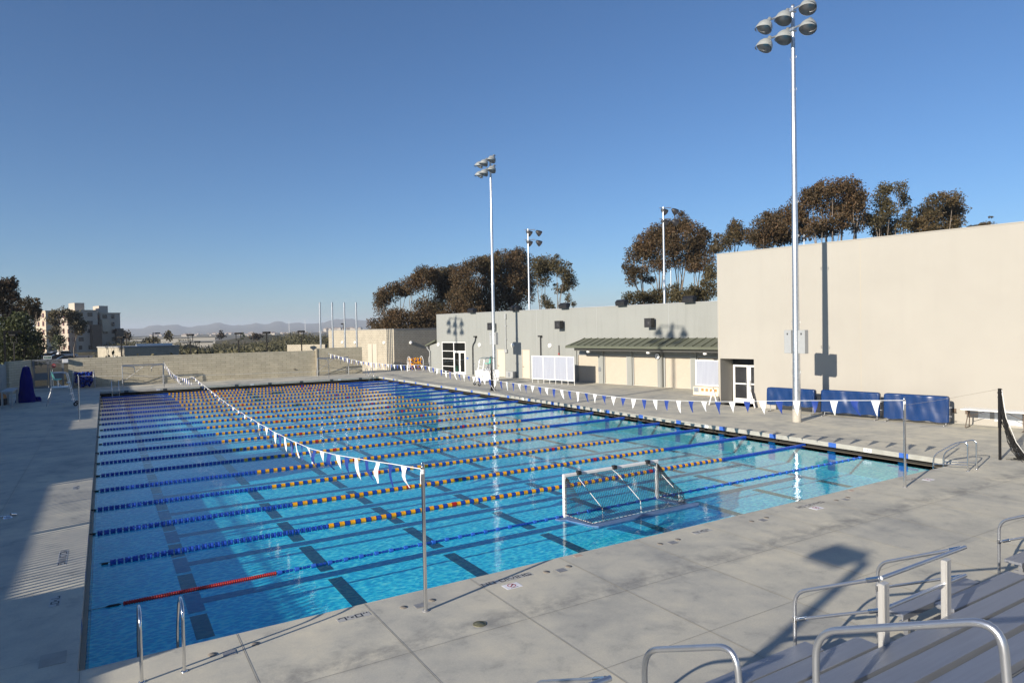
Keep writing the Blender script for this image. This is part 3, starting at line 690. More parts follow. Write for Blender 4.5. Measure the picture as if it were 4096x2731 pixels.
on_grey('fire_alarm', rd, ['red_sign','black_metal'], 'red alarm bell on a dark bracket above the screen', 'alarm', 16.7, 2.2)
on_grey('door_sign', lambda k: k.box(-.13,.13,-.012,-.001,-.07,.07), 'blue_tile', 'small blue plate sign right of the glass doors', 'sign', 4.4, 1.6)
# exercise balls behind the glass
for s_, y_, r_, mt, lab in ((1.72,.75,.36,'mint_ball','mint green exercise ball behind the glass'),(.75,.6,.17,'red_float','small red ball on the floor behind the glass'),(3.45,1.3,.3,'pink_ball','pink exercise ball behind the glass door')):
    m = MB(); m.lathe([(max(1e-4,r_*math.sin(math.pi*i/12)), r_-r_*math.cos(math.pi*i/12)) for i in range(13)], (0,0,0), (0,0,1), 18)
    solo('exercise_ball', m, mt, lab, 'ball', gl(s_,y_,.03 if mt != 'pink_ball' else 1.0), ga, 'exercise balls behind the big window', world=False)

# ---- beige hall
hall = thing('sports_hall', 'tall plain beige stucco hall with a recessed glass door', 'building', BO, gb)
mb = MB(); BH, BE = 8.18, 40.0
hole_wall(mb, 0.0, BE, -.1, BH, [(0.13,2.09,0.0,2.52)], 0.0, 1.3)
mb.quad((0,22,-.1),(0,0,-.1),(0,0,BH),(0,22,BH)); mb.quad((BE,0,-.1),(BE,22,-.1),(BE,22,BH),(BE,0,BH)); mb.quad((BE,22,-.1),(0,22,-.1),(0,22,BH),(BE,22,BH))
mb.quad((0,0,BH),(BE,0,BH),(BE,22,BH),(0,22,BH))
mb.quad((.1,1.32,-.05),(2.12,1.32,-.05),(2.12,1.32,2.55),(.1,1.32,2.55))
part('wall', mb, 'beige_stucco', hall)
mb = MB(); mb.box(0.10,0.118,-.003,.01,0,BH-.01); mb.box(7.40,7.418,-.003,.01,.02,BH-.01); part('control_seam', mb, 'gutter_lip', hall)
mb = MB(); mb.box(-.03,BE,-.02,22,BH+.002,BH+.05); part('parapet_cap', mb, 'beige_stucco', hall)
for a, b, hs in ((.20,1.12,1),(1.14,2.06,-1)):
    m2 = MB(); m2.box(a,a+.11,1.22,1.28,.02,2.12); m2.box(b-.11,b,1.22,1.28,.02,2.12); m2.box(a+.11,b-.11,1.22,1.28,.02,.28); m2.box(a+.11,b-.11,1.22,1.28,2.02,2.12); m2.box(a+.11,b-.11,1.215,1.275,1.05,1.12)
    d = part('glass_door', m2, 'white_paint', hall)
    m2 = MB(); m2.quad((a+.1,1.25,.25),(b-.1,1.25,.25),(b-.1,1.25,2.04),(a+.1,1.25,2.04)); part('pane', m2, 'window_dark', d)
    m2 = MB(); c = b-.06 if hs > 0 else a+.06; m2.tube(bend([(c,1.22,.95),(c-hs*.04,1.12,.95),(c-hs*.04,1.12,1.3),(c,1.22,1.3)],.03),.014,6); part('handle', m2, 'steel', d)
mb = MB(); mb.box(.20,2.06,1.22,1.27,2.14,2.5); part('transom_window', mb, 'window_dark', hall)
# A-frame boards by the entrance
for s_, y_, lab in ((-.12,-.35,'white folded board sign left of the hall entrance'),(2.02,-.28,'white folded board sign right of the hall entrance')):
    m = MB(); m.prism([(-.02,.9),(.02,.9),(.24,.02),(.18,.02)],'x',-.28,.28); m.prism([(.02,.9),(-.02,.9),(-.24,.02),(-.18,.02)],'x',-.28,.28)
    solo('board_sign', m, 'white_paint', lab, 'sign', bl(s_,y_,0), R(40), 'folded boards by the hall entrance', world=False)
# blue mat covers on racks
pan = [(3.36,5.72,.36,1.20,'short sagging blue vinyl cover on a rack behind the tall light pole'),(6.02,8.56,.20,1.22,'middle blue vinyl covered rack along the beige wall'),(8.76,11.22,.14,1.22,'blue vinyl covered rack nearest the folding table')]
for s0, s1, z0, z1, lab in pan:
    t = thing('covered_rack', lab, 'covered rack', bl((s0+s1)/2,-1.0,0), gb, 'blue covered racks along the beige wall')
    W_ = (s1-s0)/2
    m = MB(); nx, nz = 44, 14; vs = []
    for side in (-1, 1):
        for i in range(nx+1):
            for j in range(nz+1):
                u, v = i/nx, j/nz; x = -W_+2*W_*u; zz = z0+(z1-z0)*v
                cr = 0.10
                ex = max(0, abs(x)-(W_-cr)); ez = max(0, zz-(z1-cr)); dd = math.hypot(ex, ez)
                if ex > 0 and ez > 0 and dd > cr: x = math.copysign(W_-cr+ex*cr/dd, x); zz = z1-cr+ez*cr/dd
                y_ = side*(.16-.05*v) + (.016*math.sin(u*11+v*2.6+s0)+.012*math.sin(u*23-v*4+s0*2)*(1-.6*v)+.007*math.sin(u*37+v*5)+.006*math.sin(v*9+u*4))*(.35+.65*math.sin(math.pi*min(1,max(0,u))))
                if v == 0: zz += .025*math.sin(u*17+s0)
                vs.append((x, y_, zz))
    st = (nx+1)*(nz+1); fs = []
    for k in (0, 1):
        for i in range(nx):
            for j in range(nz):
                a = k*st+i*(nz+1)+j; fs.append((a, a+nz+1, a+nz+2, a+1))
    for i in range(nx): a = i*(nz+1)+nz; fs.append((a, a+nz+1, a+nz+1+st, a+st))
    for i in (0, nx):
        for j in range(nz): a = i*(nz+1)+j; fs.append((a, a+1, a+1+st, a+st))
    m.add(vs, fs, 0, True); part('cover', m, 'blue_vinyl', t)
    for x in (-W_+.12, W_-.12):
        m = MB(); m.cyl((x,0,.03),(x,0,z0+.25),.022,8); m.cyl((x,-.32,.02),(x,.32,.02),.02,8); part('leg', m, 'alu_dull', t)
    m = MB(); m.cyl((-W_+.12,0,z0-.03),(W_-.12,0,z0-.03),.018,6)
    for zz in (z0+.25,z0+.62): m.cyl((W_-.02,0,zz),(W_+.10,0,zz),.018,6)
    part('rail', m, 'alu_dull', t)
# folding table
t = thing('folding_table', 'white folding table in front of the beige wall', 'table', bl(12.75,-1.0,0), gb)
m = MB(); m.bbox(-1.05,1.2,-.38,.38,.735,.785,.015); part('tabletop', m, 'white_plastic', t)
for x, d_ in ((-.85,1),(.98,-1)):
    for y in (-.28,.28):
        m = MB(); m.tube(bend([(x,y*.5,.73),(x,y*.55,.45),(x-d_*.05,y,.02)],.1),.018,6); part('leg', m, 'frame_bronze', t)
    m = MB(); m.cyl((x-.02,-.3,.03),(x-.02,.3,.03),.016,6); m.cyl((x,0,.45),(x+d_*.62,0,.72),.012,6); part('brace', m, 'frame_bronze', t)
for s_, z_, w_, h_, mt, lab, nm in ((11.15,.53,.07,.09,'frame_bronze','small bronze socket box on the beige wall beside the blue rack','socket_box'),(11.62,.53,.07,.1,'frame_bronze','bronze socket box on the beige wall left of the folding table','socket_box'),(12.2,.45,.20,.18,'galv','flat grey plate on the beige wall under the folding table','wall_plate'),(13.2,.34,.28,.26,'galv','larger flat grey plate under the right end of the folding table','wall_plate'),(12.65,.40,.09,.2,'galv','narrow grey plate between the two larger wall plates','wall_plate')):
    m = MB(); m.box(-w_,w_,-.05 if nm == 'socket_box' else -.012,-.001,-h_,h_); solo(nm, m, mt, lab, 'wall fitting', bl(s_,0,z_), gb, world=False)

# ---- screens on legs
def screen(s0, s1, off, label, n, z0=.33, z1=2.14):
    t = thing('screen_panel', label, 'screen', gl((s0+s1)/2, -off, 0), ga, 'translucent white framed screens')
    W_ = (s1-s0)/2; xs = [-W_, -W_+1.24*(W_*2/4.45), -W_+2.48*(W_*2/4.45), -W_+3.72*(W_*2/4.45), W_] if n > 2 else [-W_, W_*.62, W_]
    m = MB()
    for zz in (z0, z1): m.box(-W_-.03, W_+.03, -.03, .03, zz-.03, zz+.03)
    for x in xs: m.box(x-.03, x+.03, -.029, .029, z0+.03, z1-.03)
    part('frame', m, 'white_paint', t)
    for i in range(len(xs)-1):
        m = MB(); m.box(xs[i]+.03, xs[i+1]-.03, -.008, .008, z0+.03, z1-.03); part('panel', m, 'polycarbonate', t)
    for i in range(n):
        x = -W_+2*W_*i/(n-1); m = MB(); m.cyl((x,0,.0),(x,0,z0-.03),.022,6); part('leg', m, 'white_paint', t)
screen(16.15, 20.75, 2.6, 'long translucent screen with four bays on white legs', 8)
screen(31.55, 33.6, 3.0, 'short translucent screen half hidden by the beige hall corner', 2, .62, 2.15)
t = thing('ice_chest', 'cream storage chest with square tan openings beside the beige hall', 'chest', gl(32.7,-3.25,0), ga)
m = MB(); m.bbox(-1.05,.9,-.3,.24,.02,.56,.03); part('box', m, 'cream_box', t)
for i in range(4): m = MB(); m.bbox(-.45+i*.30,-.27+i*.30,-.312,-.29,.30,.46,.008); part('opening', m, 'orange_brown', t)
m = MB(); m.box(-.98,-.62,-.306,-.29,.22,.50); part('label_plate', m, 'galv', t)

# ---- block building behind, left of the grey one
cb = R(10.5)
BC = (27.6, 59.3, 0.0)
blk = thing('block_building', 'flat cream block building with double doors behind the flag posts', 'building', BC, cb)
m = MB(); m.box(0,14,0,15.5,-.6,4.52); part('wall', m, 'block_cream', blk)
m = MB(); m.box(-.03,14,-.03,15.53,4.521,4.60); part('roof_edge', m, 'roofing', blk)
m = MB(); m.box(-.05,-.002,3.6,5.6,-.3,2.9); d = part('double_door', m, 'cream_door', blk)
m = MB(); m.box(-.075,-.051,4.57,4.63,-.3,2.9); part('astragal', m, 'frame_bronze', d)
for y_ in (2.0, 8.6, 11.8):
    m = MB(); m.lathe([(0,-.18),(.16,-.15),(.20,-.03),(.20,-.002)],(0,y_,3.05),(1,0,0),12); part('wall_lamp', m, 'white_plastic', blk)
m = MB(); m.lathe([(0,-.18),(.16,-.15),(.20,-.03),(.20,-.002)],(2.2,0,3.0),(0,1,0),12); part('wall_lamp', m, 'white_plastic', blk)
m = MB(); m.box(.75,.95,-.12,-.002,.55,.85); part('socket_box', m, 'elec_grey', blk)

# ---- back wall, left wall, gate
def block_wall(name, label, loc, rz, length, h, th=.3):
    m = MB(); m.box(0, length, 0, th, -1.2, h); return solo(name, m, 'block_wall', label, 'wall', loc, rz, world=False)
block_wall('block_wall', 'long tan concrete block wall across the far end of the pool', (-2.28,57.7,0), 0, 20.98, 2.53)
block_wall('block_wall', 'higher tan block wall section in front of the flag posts', (18.72,57.55,0), 0, 4.65, 2.74)
block_wall('block_wall', 'shaded block wall running back beside the blue umbrella', (-5.95,54.0,0), R(72), 3.75, 2.5)
m = MB(); m.box(18.60,18.715,57.5,57.69,-.1,2.72); solo('wall_post', m, 'gutter_lip', 'slim cream post where the two block walls meet', 'post', (18.65,57.6,0))
t = thing('metal_gate', 'grey double metal gate with mesh panels in the far left corner', 'gate', (-3.55,57.75,0))
for a, b in ((-1.12,-.16),(-.10,.86)):
    m = MB()
    for x in (a, b-.05): m.box(x, x+.05, -.03, .03, .08, 2.42)
    for zz in (.08, .78, 1.32, 2.36): m.box(a+.05, b-.05, -.03, .03, zz, zz+.06)
    d = part('gate_leaf', m, 'gate_metal', t)
    m = MB(); m.box(a+.05,b-.05,-.01,.01,.84,1.32); part('sheet_panel', m, 'gate_metal', d); m = MB(); m.box(a+.05,b-.05,-.01,.01,.14,.30); part('kick_panel', m, 'gate_metal', d)
    m = MB()
    for k in range(9): x = a+.1+k*.09; m.box(x,x+.02,-.012,.012,.32,.78)
    part('slat_grille', m, 'gate_metal', d); m = MB()
    for k in range(16): x = a+.06+k*.052; m.cyl((x,0,1.38),(x,0,2.36),.004,4)
    for k in range(18): m.cyl((a+.05,0,1.40+k*.054),(b-.05,0,1.40+k*.054),.004,4)
    part('mesh_infill', m, 'gate_metal', d)
m = MB(); m.box(-1.20,-1.13,-.05,.05,0,2.5); m.box(.88,.95,-.05,.05,0,2.5); m.box(-1.13,.88,-.05,.05,2.44,2.5); part('gate_frame', m, 'gate_metal', t)
t = thing('exit_sign', 'small green and white exit sign above the metal gate', 'sign', (-3.7,57.68,2.52))
m = MB(); m.box(-.28,.28,-.02,.02,.0,.27); part('board', m, 'white_paint', t)
m = MB(); m.box(-.23,.23,-.026,-.0205,.045,.225); part('face', m, 'green_sign', t)
def text(body, size, parent, loc, rot, mat, name='lettering', ext=0.002):
    c = bpy.data.curves.new(name, 'FONT'); c.body = body; c.size = size; c.extrude = ext; c.align_x = 'CENTER'; c.align_y = 'CENTER'
    o = bpy.data.objects.new(name, c); me = bpy.data.meshes.new_from_object(o); bpy.data.objects.remove(o); me.name = name
    me.materials.clear(); me.materials.append(MATS[mat]); o = bpy.data.objects.new(name, me); COL.objects.link(o); o.parent = parent
    o.location = loc; o.rotation_euler = rot; return o
text('EXIT', .17, t, (0,-.030,.135), (R(90),0,0), 'white_paint')
t = thing('warning_sign', 'small red and white sign hung on the gate mesh', 'sign', (-3.28,57.66,1.95))
m = MB(); m.prism([(-.15,-.06),(-.06,-.17),(.06,-.17),(.15,-.06),(.15,.06),(.06,.17),(-.06,.17),(-.15,.06)],'y',-.012,0); part('board', m, 'red_sign', t)
text('STOP', .10, t, (0,-.016,0), (R(90),0,0), 'white_paint')
m = MB(); m.bbox(-.2,.2,-.28,0,0,.32,.02); solo('junction_box', m, 'white_paint', 'pale metal box at the end of the far block wall', 'box', (-2.45,57.69,2.16), world=False)
m = MB(); m.bbox(-.03,.20,-.05,0,-.03,.03,.01); solo('wall_fitting', m, 'black_metal', 'small dark loop hung low on the far block wall', 'fitting', (16.4,57.68,.72), world=False)

# ================================================================== POOL FURNITURE
# lane ropes
def rope_mesh(x0, x1, y_amp, kind, pitch):
    m = MB(); n = int(round((x1-x0)/pitch))
    for i in range(n):
        c = x0+(i+.5)*pitch; h = pitch*.46
        rr = .060
        if kind == 'big' and pitch > .1: h = pitch*.415
        if kind == 'big': prof = [(.012,-h),(rr,-h*.92),(rr*.98,-h*.45),(rr*.84,-h*.1),(rr*.84,h*.1),(rr*.98,h*.45),(rr,h*.92),(.012,h)]; mi = 0
        if kind == 'alt': prof = [(.012,-h),(rr,-h*.90),(rr*.97,-h*.3),(rr*.97,h*.3),(rr,h*.90),(.012,h)]; mi = 1 if i % 2 == 0 else 0
        m.lathe(prof, (c, y_amp*math.sin(c*.9), 0), (1,0,0), 9, mi, False)
    return m
def make_rope():
    t = thing('lane_rope', 'x', 'lane rope', (0, 0, WZ+.018), 0, 'blue and yellow lane ropes across the pool')
    P = .1315
    part('float_section', rope_mesh(.16, .16+P*34, .03, 'big', P), ['blue_float','yellow_float'], t)
    m = rope_mesh(.16+P*34, .16+P*34+P*104, .03, 'alt', P); part('float_section', m, ['blue_float','yellow_float'], t)
    a = .16+P*138
    part('float_section', rope_mesh(a, a+.0985*46, .03, 'big', .0985), 'blue_float', t)
    for xr in (7.9, 14.95):
        m = MB(); c = .16+P*(round((xr-.16)/P)+.5); m.lathe([(.012,-.062),(.064,-.055),(.060,0),(.064,.055),(.012,.062)], (c,.03*math.sin(c*.9),.001),(1,0,0),10,0,False); part('marker_float', m, 'red_float', t)
    m = MB(); m.cyl((-.02,0,.02),(22.9,0,.02),.006,5); m.cyl((.02,0,.0),(.14,0,.0),.022,8); part('cable', m, 'black_metal', t)
    return t
ordin = ['second','third','fourth','fifth','sixth','seventh','eighth','ninth','tenth','eleventh','twelfth','thirteenth','fourteenth','fifteenth','sixteenth','seventeenth','eighteenth','nineteenth']
rope0 = make_rope()
for i in range(18):
    lab = f'blue and yellow lane rope, {ordin[i]} rope from the near pool edge' if i < 17 else 'blue and yellow lane rope, farthest one, nearest the far block wall'
    o = rope0 if i == 0 else dup(rope0, (0,0,0), lab)
    o['label'] = lab; o.location = (random.uniform(-.04,.10) if i else .22, ROPE_Y[i+1], WZ+.018)
    o.rotation_euler = (0,0,random.uniform(-.0012,.0012))
t = thing('lane_rope', 'thin lane rope with red left end, nearest to the camera', 'lane rope', (0, ROPE_Y[0], WZ+.012))
m = MB(); n = 66; p_ = (3.13-.57)/n
for i in range(n): m.lathe([(.026,-p_*.5),(.037,-p_*.24),(.037,p_*.24),(.026,p_*.5)], (.57+(i+.5)*p_,0,0),(1,0,0),9,0,True)
part('float_section', m, 'red_float', t, 'red ribbed end of the rope')
m = MB(); x = 3.16
while x < 22.55:
    if abs((x-3.16) % .325) < .06: m.lathe([(.010,-.045),(.042,-.04),(.042,.04),(.010,.045)],(x+.03,0,0),(1,0,0),9,1,False); x += .10
    else: m.lathe([(.008,-.032),(.027,-.028),(.027,.028),(.008,.032)],(x,0,0),(1,0,0),8,0,False); x += .075
MATS['blue_bead'] = simple('blue_bead', (0.03,0.13,0.55), .3, 0, .1)
part('float_section', m, ['blue_float','blue_bead'], t)
m = MB(); m.cyl((-.05,0,.0),(22.9,0,.0),.005,5); m.tube([(.30,0,0),(.36,0,0),(.50,0,0),(.54,0,0)],[.006,.022,.022,.006],8); part('cable', m, 'black_metal', t)

# water polo goal afloat at the near side
t = thing('polo_goal', 'floating water polo goal with black net near the pool edge', 'goal', (9.95, 3.02, WZ))
GW, GHt = 3.08, .97
m = MB(); m.bbox(-.03,.05,-.04,.04,-.02,GHt,.012); part('post', m, 'white_paint', t)
m = MB(); m.bbox(GW-.05,GW+.03,-.04,.04,-.02,GHt,.012); part('post', m, 'white_paint', t)
m = MB(); m.bbox(-.03,GW+.03,-.04,.04,GHt,GHt+.08,.012); part('crossbar', m, 'white_paint', t)
m = MB(); m.prism([(-.34,-.08),(-.30,-.22),(-.16,-.30),(.05,-1.02),(.15,-1.14),(3.42,-1.14),(3.56,-1.04),(3.56,-.98),(3.30,-.90),(.22,-.90),(.10,-.10)],'z',-.03,.022)
m.prism([(3.00,-.06),(3.14,-.06),(3.34,-.90),(3.12,-.90)],'z',-.03,.021); part('float_base', m, 'float_blue', t)
def net_sheet(m, fn, nu, nv, r=.0048):      # diamond net over a patch fn(u,v)
    for k in range(-nv, nu+1):
        for sgn in (1, -1):
            pts = []
            for j in range(nv+1):
                i = k+j if sgn > 0 else k+nv-j
                if 0 <= i <= nu: pts.append(fn(i/nu, j/nv))
            if len(pts) > 1: m.tube(pts, r, 3, 0, False, False)
m = MB()
def back(u, v):      # crossbar -> sloping back -> base
    x = .06+(GW-.1)*u+(.30*v*(u-.35)*.6)
    prof = [(0.0,-.02,GHt),(.12,-.14,GHt-.06),(.78,-.93,.37),(1.0,-.95,.05)]
    for a, b in zip(prof, prof[1:]):
        if v <= b[0] or b is prof[-1]:
            f = (v-a[0])/(b[0]-a[0]); return (x+.02*math.sin(9*u+4*v), a[1]+(b[1]-a[1])*f-.03*math.sin(math.pi*u*3)*v, a[2]+(b[2]-a[2])*f-.05*math.sin(math.pi*f)*(1 if a[0] == .12 else 0))
net_sheet(m, back, 40, 19)
for xs in (0.0, GW):
    def side(u, v, xs=xs):
        b = back(0.0 if xs == 0 else 1.0, v); f = u
        return (xs+(b[0]-xs)*f, -.02+(b[1]+.02)*f, .05+(b[2]-.05)*1.0 if u > .99 else (GHt*(1-v)+.05*v)*(1-f)+b[2]*f)
    net_sheet(m, side, 11, 11)
part('net', m, 'black_net', t)
for x0, x1 in ((.38,.42),(1.52,1.62),(2.72,2.92)):
    m = MB(); m.tube([(x0,-.03,GHt),(x1-.06,-.16,GHt-.07),(x1,-.95,.36),(x1+.02,-.95,.05)],.0075,6); part('net_rope', m, 'dashed_rope', t)
m = MB(); m.tube([(0,-.08,.06),(.10,-.98,.06),(.40,-.97,.06),(1.6,-.96,.06),(2.9,-.94,.06),(3.2,-.92,.06),(GW,-.10,.08)],.0075,6); part('net_rope', m, 'dashed_rope', t)
for x in (.42, 1.56, 2.70): m = MB(); m.bbox(x-.06,x+.06,-.10,.0,GHt+.02,GHt+.12,.01); part('clip', m, 'black_metal', t)

# backstroke flag poles and lines
FP = [(4.55,-.80,2.24,'short steel flag pole on the near deck by the NO DIVING tiles'),(18.25,-.72,2.30,'short steel flag pole on the near deck close to the right pool ladder'),(4.55,52.08,2.1,'short steel flag pole before the left leaning goal frame'),(18.27,52.09,2.36,'short steel flag pole before the right leaning goal frame'),(-.80,30.84,2.32,'short steel pole on the shaded left deck beside the lifeguard chair')]
def flag_pole(x, y, h, lab):
    t = thing('flag_pole', lab, 'pole', (x,y,0), 0, 'steel flag poles round the pool')
    m = MB(); m.cyl((0,0,0),(0,0,h),.030,14); m.lathe([(.030,h),(.026,h+.015),(0,h+.03)],(0,0,0),(0,0,1),14); part('pole', m, 'steel', t)
    m = MB(); m.lathe([(.0,.012),(.055,.012),(.06,0)],(0,0,0),(0,0,1),14); part('base_ring', m, 'drain_metal', t)
    m = MB(); m.tube([(-.02,0,h-.03),(-.02,0,h+.05),(.0,0,h+.075),(.02,0,h+.05),(.02,0,h-.03)],.007,5); part('hook', m, 'steel', t)
    if y < 0:
        m = MB()
        for zz in (-.05,-.075,-.10): m.lathe([(.033,h+zz-.01),(.036,h+zz),(.033,h+zz+.01)],(0,0,0),(0,0,1),12)
        m.tube([(-.034,0,h-.08),(-.04,.0,h-.2),(-.037,0,h-.27)],.008,4); part('cord_wrap', m, 'flag_white', t)
for a in FP: flag_pole(*a)
Llin = [(-.78,2.20),(1.76,1.93),(3.6,1.74),(5.94,1.55),(9.5,1.47),(13.6,1.48),(18.84,1.55),(24.5,1.77),(28.0,1.9),(30.78,2.02),(33.0,1.80),(37.2,1.57),(42.6,1.53),(47.7,1.76),(52.06,2.08)]
Rlin = [(-.70,2.28),(.56,2.17),(2.4,2.02),(5.5,1.72),(9.7,1.47),(12.5,1.48),(16.2,1.52),(21.2,1.60),(25.0,1.71),(27.6,1.90),(30.5,2.06),(32.8,1.96),(36.8,1.88),(42.6,1.89),(46.4,2.06),(52.06,2.34)]
def flag_line(x, pts, lab):
    ys = [p[0] for p in pts]; zs = [p[1] for p in pts]
    t = thing('flag_line', lab, 'flag line', (x, 0, 0), 0, 'backstroke flag lines over the pool')
    yy = np.linspace(ys[0], ys[-1], 120); zz = np.interp(yy, ys, zs)
    k = np.ones(5)/5; zz[2:-2] = np.convolve(zz, k, 'valid')
    m = MB(); m.tube([(0.012*math.sin(a*3), a, b) for a, b in zip(yy, zz)], .008, 5); part('cord', m, 'flag_white', t)
    i = 0; y = ys[0]+.75
    while y < ys[-1]-.5:
        h = np.interp(y, yy, zz); rr = random.Random(int(y*100)+int(x)); W_, H_ = .125, rr.uniform(.36,.44)
        swx, swy, cu = rr.uniform(-.05,.12), rr.uniform(-.10,.04), rr.uniform(-.05,.05)
        if x < 10 and y > 8: swx *= .15; cu *= .3
        if x < 10 and 13 < y < 30.5: H_ *= rr.uniform(.25,.5); swy = rr.uniform(.15,.30)
        if x < 10 and y < 9: cu *= 2.2
        vs = []; nr = 5
        for j in range(nr+1):
            v = j/nr; wd = W_*(1-v)+.004
            for q in (-1, 0, 1):
                yb = y+q*wd+swy*v*v*1.2; xb = swx*v*v+cu*math.sin(v*3.5)*(1 if q == 0 else .3)+.012*q*math.sin(v*4+y)
                vs.append((xb, yb, h-.008-H_*v+.03*abs(swx)*v))
        fs = [(j*3+q, j*3+q+1, (j+1)*3+q+1, (j+1)*3+q) for j in range(nr) for q in (0,1)]
        m = MB(); m.add(vs, fs, 0, True); part('pennant', m, 'flag_white' if i % 2 == 0 else 'flag_blue', t)
        i += 1; y += .61
flag_line(4.55, Llin, 'blue and white pennant line running from the near left flag pole')
flag_line(18.26, Rlin, 'blue and white pennant line running along the right side of the pool')
m = MB(); m.tube([(-.78,30.84,2.30),(4.55,30.82,2.06),(11.5,30.8,1.96),(18.26,30.79,2.10),(23.66,30.77,2.42)], .004, 4)
solo('support_cord', m, 'flag_white', 'thin cord across the pool holding up both pennant lines', 'cord', (-.78,30.84,0))
m = MB(); m.tube([(23.1,30.6,1.6),(23.3,30.4,1.2),(23.2,30.2,.6),(23.45,29.9,.05)],[.018,.022,.018,.012],5); 
solo('loose_ribbon', m, 'flag_white', 'loose white ribbon hanging beside the farther net post', 'ribbon', (23.45,29.9,0))

# pool ladders
def ladder(name_lab, loc, rz, h=.84, drop=.75):
    t = thing('pool_ladder', name_lab, 'ladder', loc, rz, 'steel pool ladders')     # local +y is towards the water
    for x in (-.24, .24):
        m = MB(); m.tube(bend([(x,-.78,0),(x,-.78,h),(x,-.35,h+.02),(x,.10,.20),(x,.10,-.85)], .20, 7), .0215, 10); m.lathe([(.04,.001),(.04,.012),(.022,.016)],(x,-.78,0),(0,0,1),10); part('rail', m, 'steel', t)
    for k in range(3): m = MB(); m.bbox(-.24,.24,.06,.16,-.22-.28*k,-.195-.28*k,.006); part('step', m, 'steel', t)
ladder('steel pool ladder at the bottom left corner of the pool', (.94,-.0,0), 0)
ladder('steel pool ladder at the far left pool corner in shade', (1.05,PL+.0,0), R(180), .80)
ladder('steel pool ladder at the far right pool corner', (22.05,PL+.0,0), R(180), .80)
t = thing('pool_handrail', 'pair of low steel grab rails at the near right pool corner', 'handrail', (21.8,-.72,0))
for x, d_ in ((-.24,-.20),(.27,-.13)):
    m = MB(); m.tube(bend([(x,0,0),(x,0,.86),(x+d_*.3,.30,.78),(x+d_,.84,.36),(x+d_,.84,-.5)],.20,7),.0215,10); m.lathe([(.045,.001),(.045,.012),(.022,.016)],(x,0,0),(0,0,1),10); part('rail', m, 'steel', t)
    m = MB(); m.cyl((x,0,.18),(x+d_,.84,.10),.016,8); part('lower_bar', m, 'steel', t)

# deck fittings: round covers and square plates
def deck_bit(kind, x, y, lab):
    m = MB()
    if kind == 'plate': m.bbox(-.085,.085,-.075,.075,.001,.008,.002); mt = 'drain_metal'
    elif kind == 'big': m.lathe([(0,.008),(.10,.008),(.102,.001)],(0,0,0),(0,0,1),20); m.lathe([(.085,.0085),(.09,.012),(.095,.0085)],(0,0,0),(0,0,1),20); mt = 'brass_cover'
    else: m.lathe([(0,.007),(.058,.007),(.060,.001)],(0,0,0),(0,0,1),16); mt = 'rust'
    solo('deck_cover', m, mt, lab, 'deck cover', (x,y,0), 0, 'metal covers set in the near deck', world=False)
trip = [(4.31,4.55,4.80,'by the near left flag pole'),(7.02,7.28,7.51,'right of the first NO DIVING tiles'),(9.76,10.02,10.25,'left of the middle depth tiles'),(12.49,12.76,12.99,'left of the second NO DIVING tiles'),(15.6,15.85,16.08,'right of the second NO DIVING tiles'),(1.55,1.75,2.1,'beside the bottom left pool ladder')]
for a, b, c, lab in trip:
    deck_bit('disc', a, -.49, 'left round rusty cover of the trio '+lab); deck_bit('plate', b, -.575, 'square grey plate of the trio '+lab); deck_bit('disc', c, -.49, 'right round rusty cover of the trio '+lab)
deck_bit('big', 5.02, -1.68, 'large round brass cover on the near deck beyond the flag pole')
m = MB(); m.lathe([(0,.03),(.06,.05),(.10,.02),(.11,0)],(0,0,0),(0,0,1),14); m.cyl((-.28,0,.03),(-.06,0,.05),.018,6); m.cyl((.06,.02,.07),(.16,.10,.03),.03,8)
solo('anchor_fitting', m, 'steel', 'bright steel anchor fitting on the shaded left deck', 'fitting', (-1.70,9.8,0), world=False)
m = MB(); m.box(-.32,-.02,-.2,.2,.001,.006); solo('skimmer_lid', m, 'coping', 'square concrete skimmer lid in the left pool edge', 'lid', (-.12,.58,0), world=False)

# tile lettering set in the deck
GLY = {'N':['10001','11001','10101','10011','10001','10001'],'O':['11111','10001','10001','10001','10001','11111'],'D':['11110','10001','10001','10001','10001','11110'],'I':['1','1','1','1','1','1'],
 'V':['10001','10001','10001','01010','01010','00100'],'G':['11111','10000','10000','10111','10001','11111'],'7':['11111','10001','00001','00001','00001','00001'],"'":['1','1','0','0','0','0'],'-':['00','00','11','11','00','00'],
 '0':['11111','10001','10001','10001','10001','11111'],'"':['101','101','000','000','000','000'],' ':['00','00','00','00','00','00'],'F':['1111','1000','1110','1000','1000','1000'],'T':['11111','00100','00100','00100','00100','00100']}
def tile_text(body, name, lab, x, y, rz, width, height):
    t = thing(name, lab, 'deck marking', (x,y,0), rz, 'black tile words set in the deck')
    cols = sum(len(GLY[c][0])+1 for c in body)-1; px = width/(cols+2); py = height/7.6
    m = MB(); m.box(-width/2,width/2,-height/2,height/2,.0008,.004); part('tile_strip', m, 'tile_white', t)
    m = MB(); cx = -width/2+px
    for c in body:
        gph = GLY[c]
        for r_ in range(6):
            for k in range(len(gph[0])):
                if gph[r_][k] == '1': m.quad((cx+k*px+.06*px,height/2-(r_+1.75)*py,.006),(cx+(k+1)*px-.0*px,height/2-(r_+1.75)*py,.006),(cx+(k+1)*px,height/2-(r_+.78)*py,.006),(cx+k*px+.06*px,height/2-(r_+.78)*py,.006))
        cx += (len(gph[0])+1)*px
    part('lettering', m, 'tile_mark', t)
tile_text('7\'-0"', 'depth_marker', 'depth tiles reading 7 feet on the near deck left of the flag pole', 3.54,-.395,0,.50,.155)
tile_text('NO DIVING', 'no_diving_marker', 'NO DIVING tiles on the near deck crossed by the flag pole shadow', 6.25,-.40,0,1.02,.155)
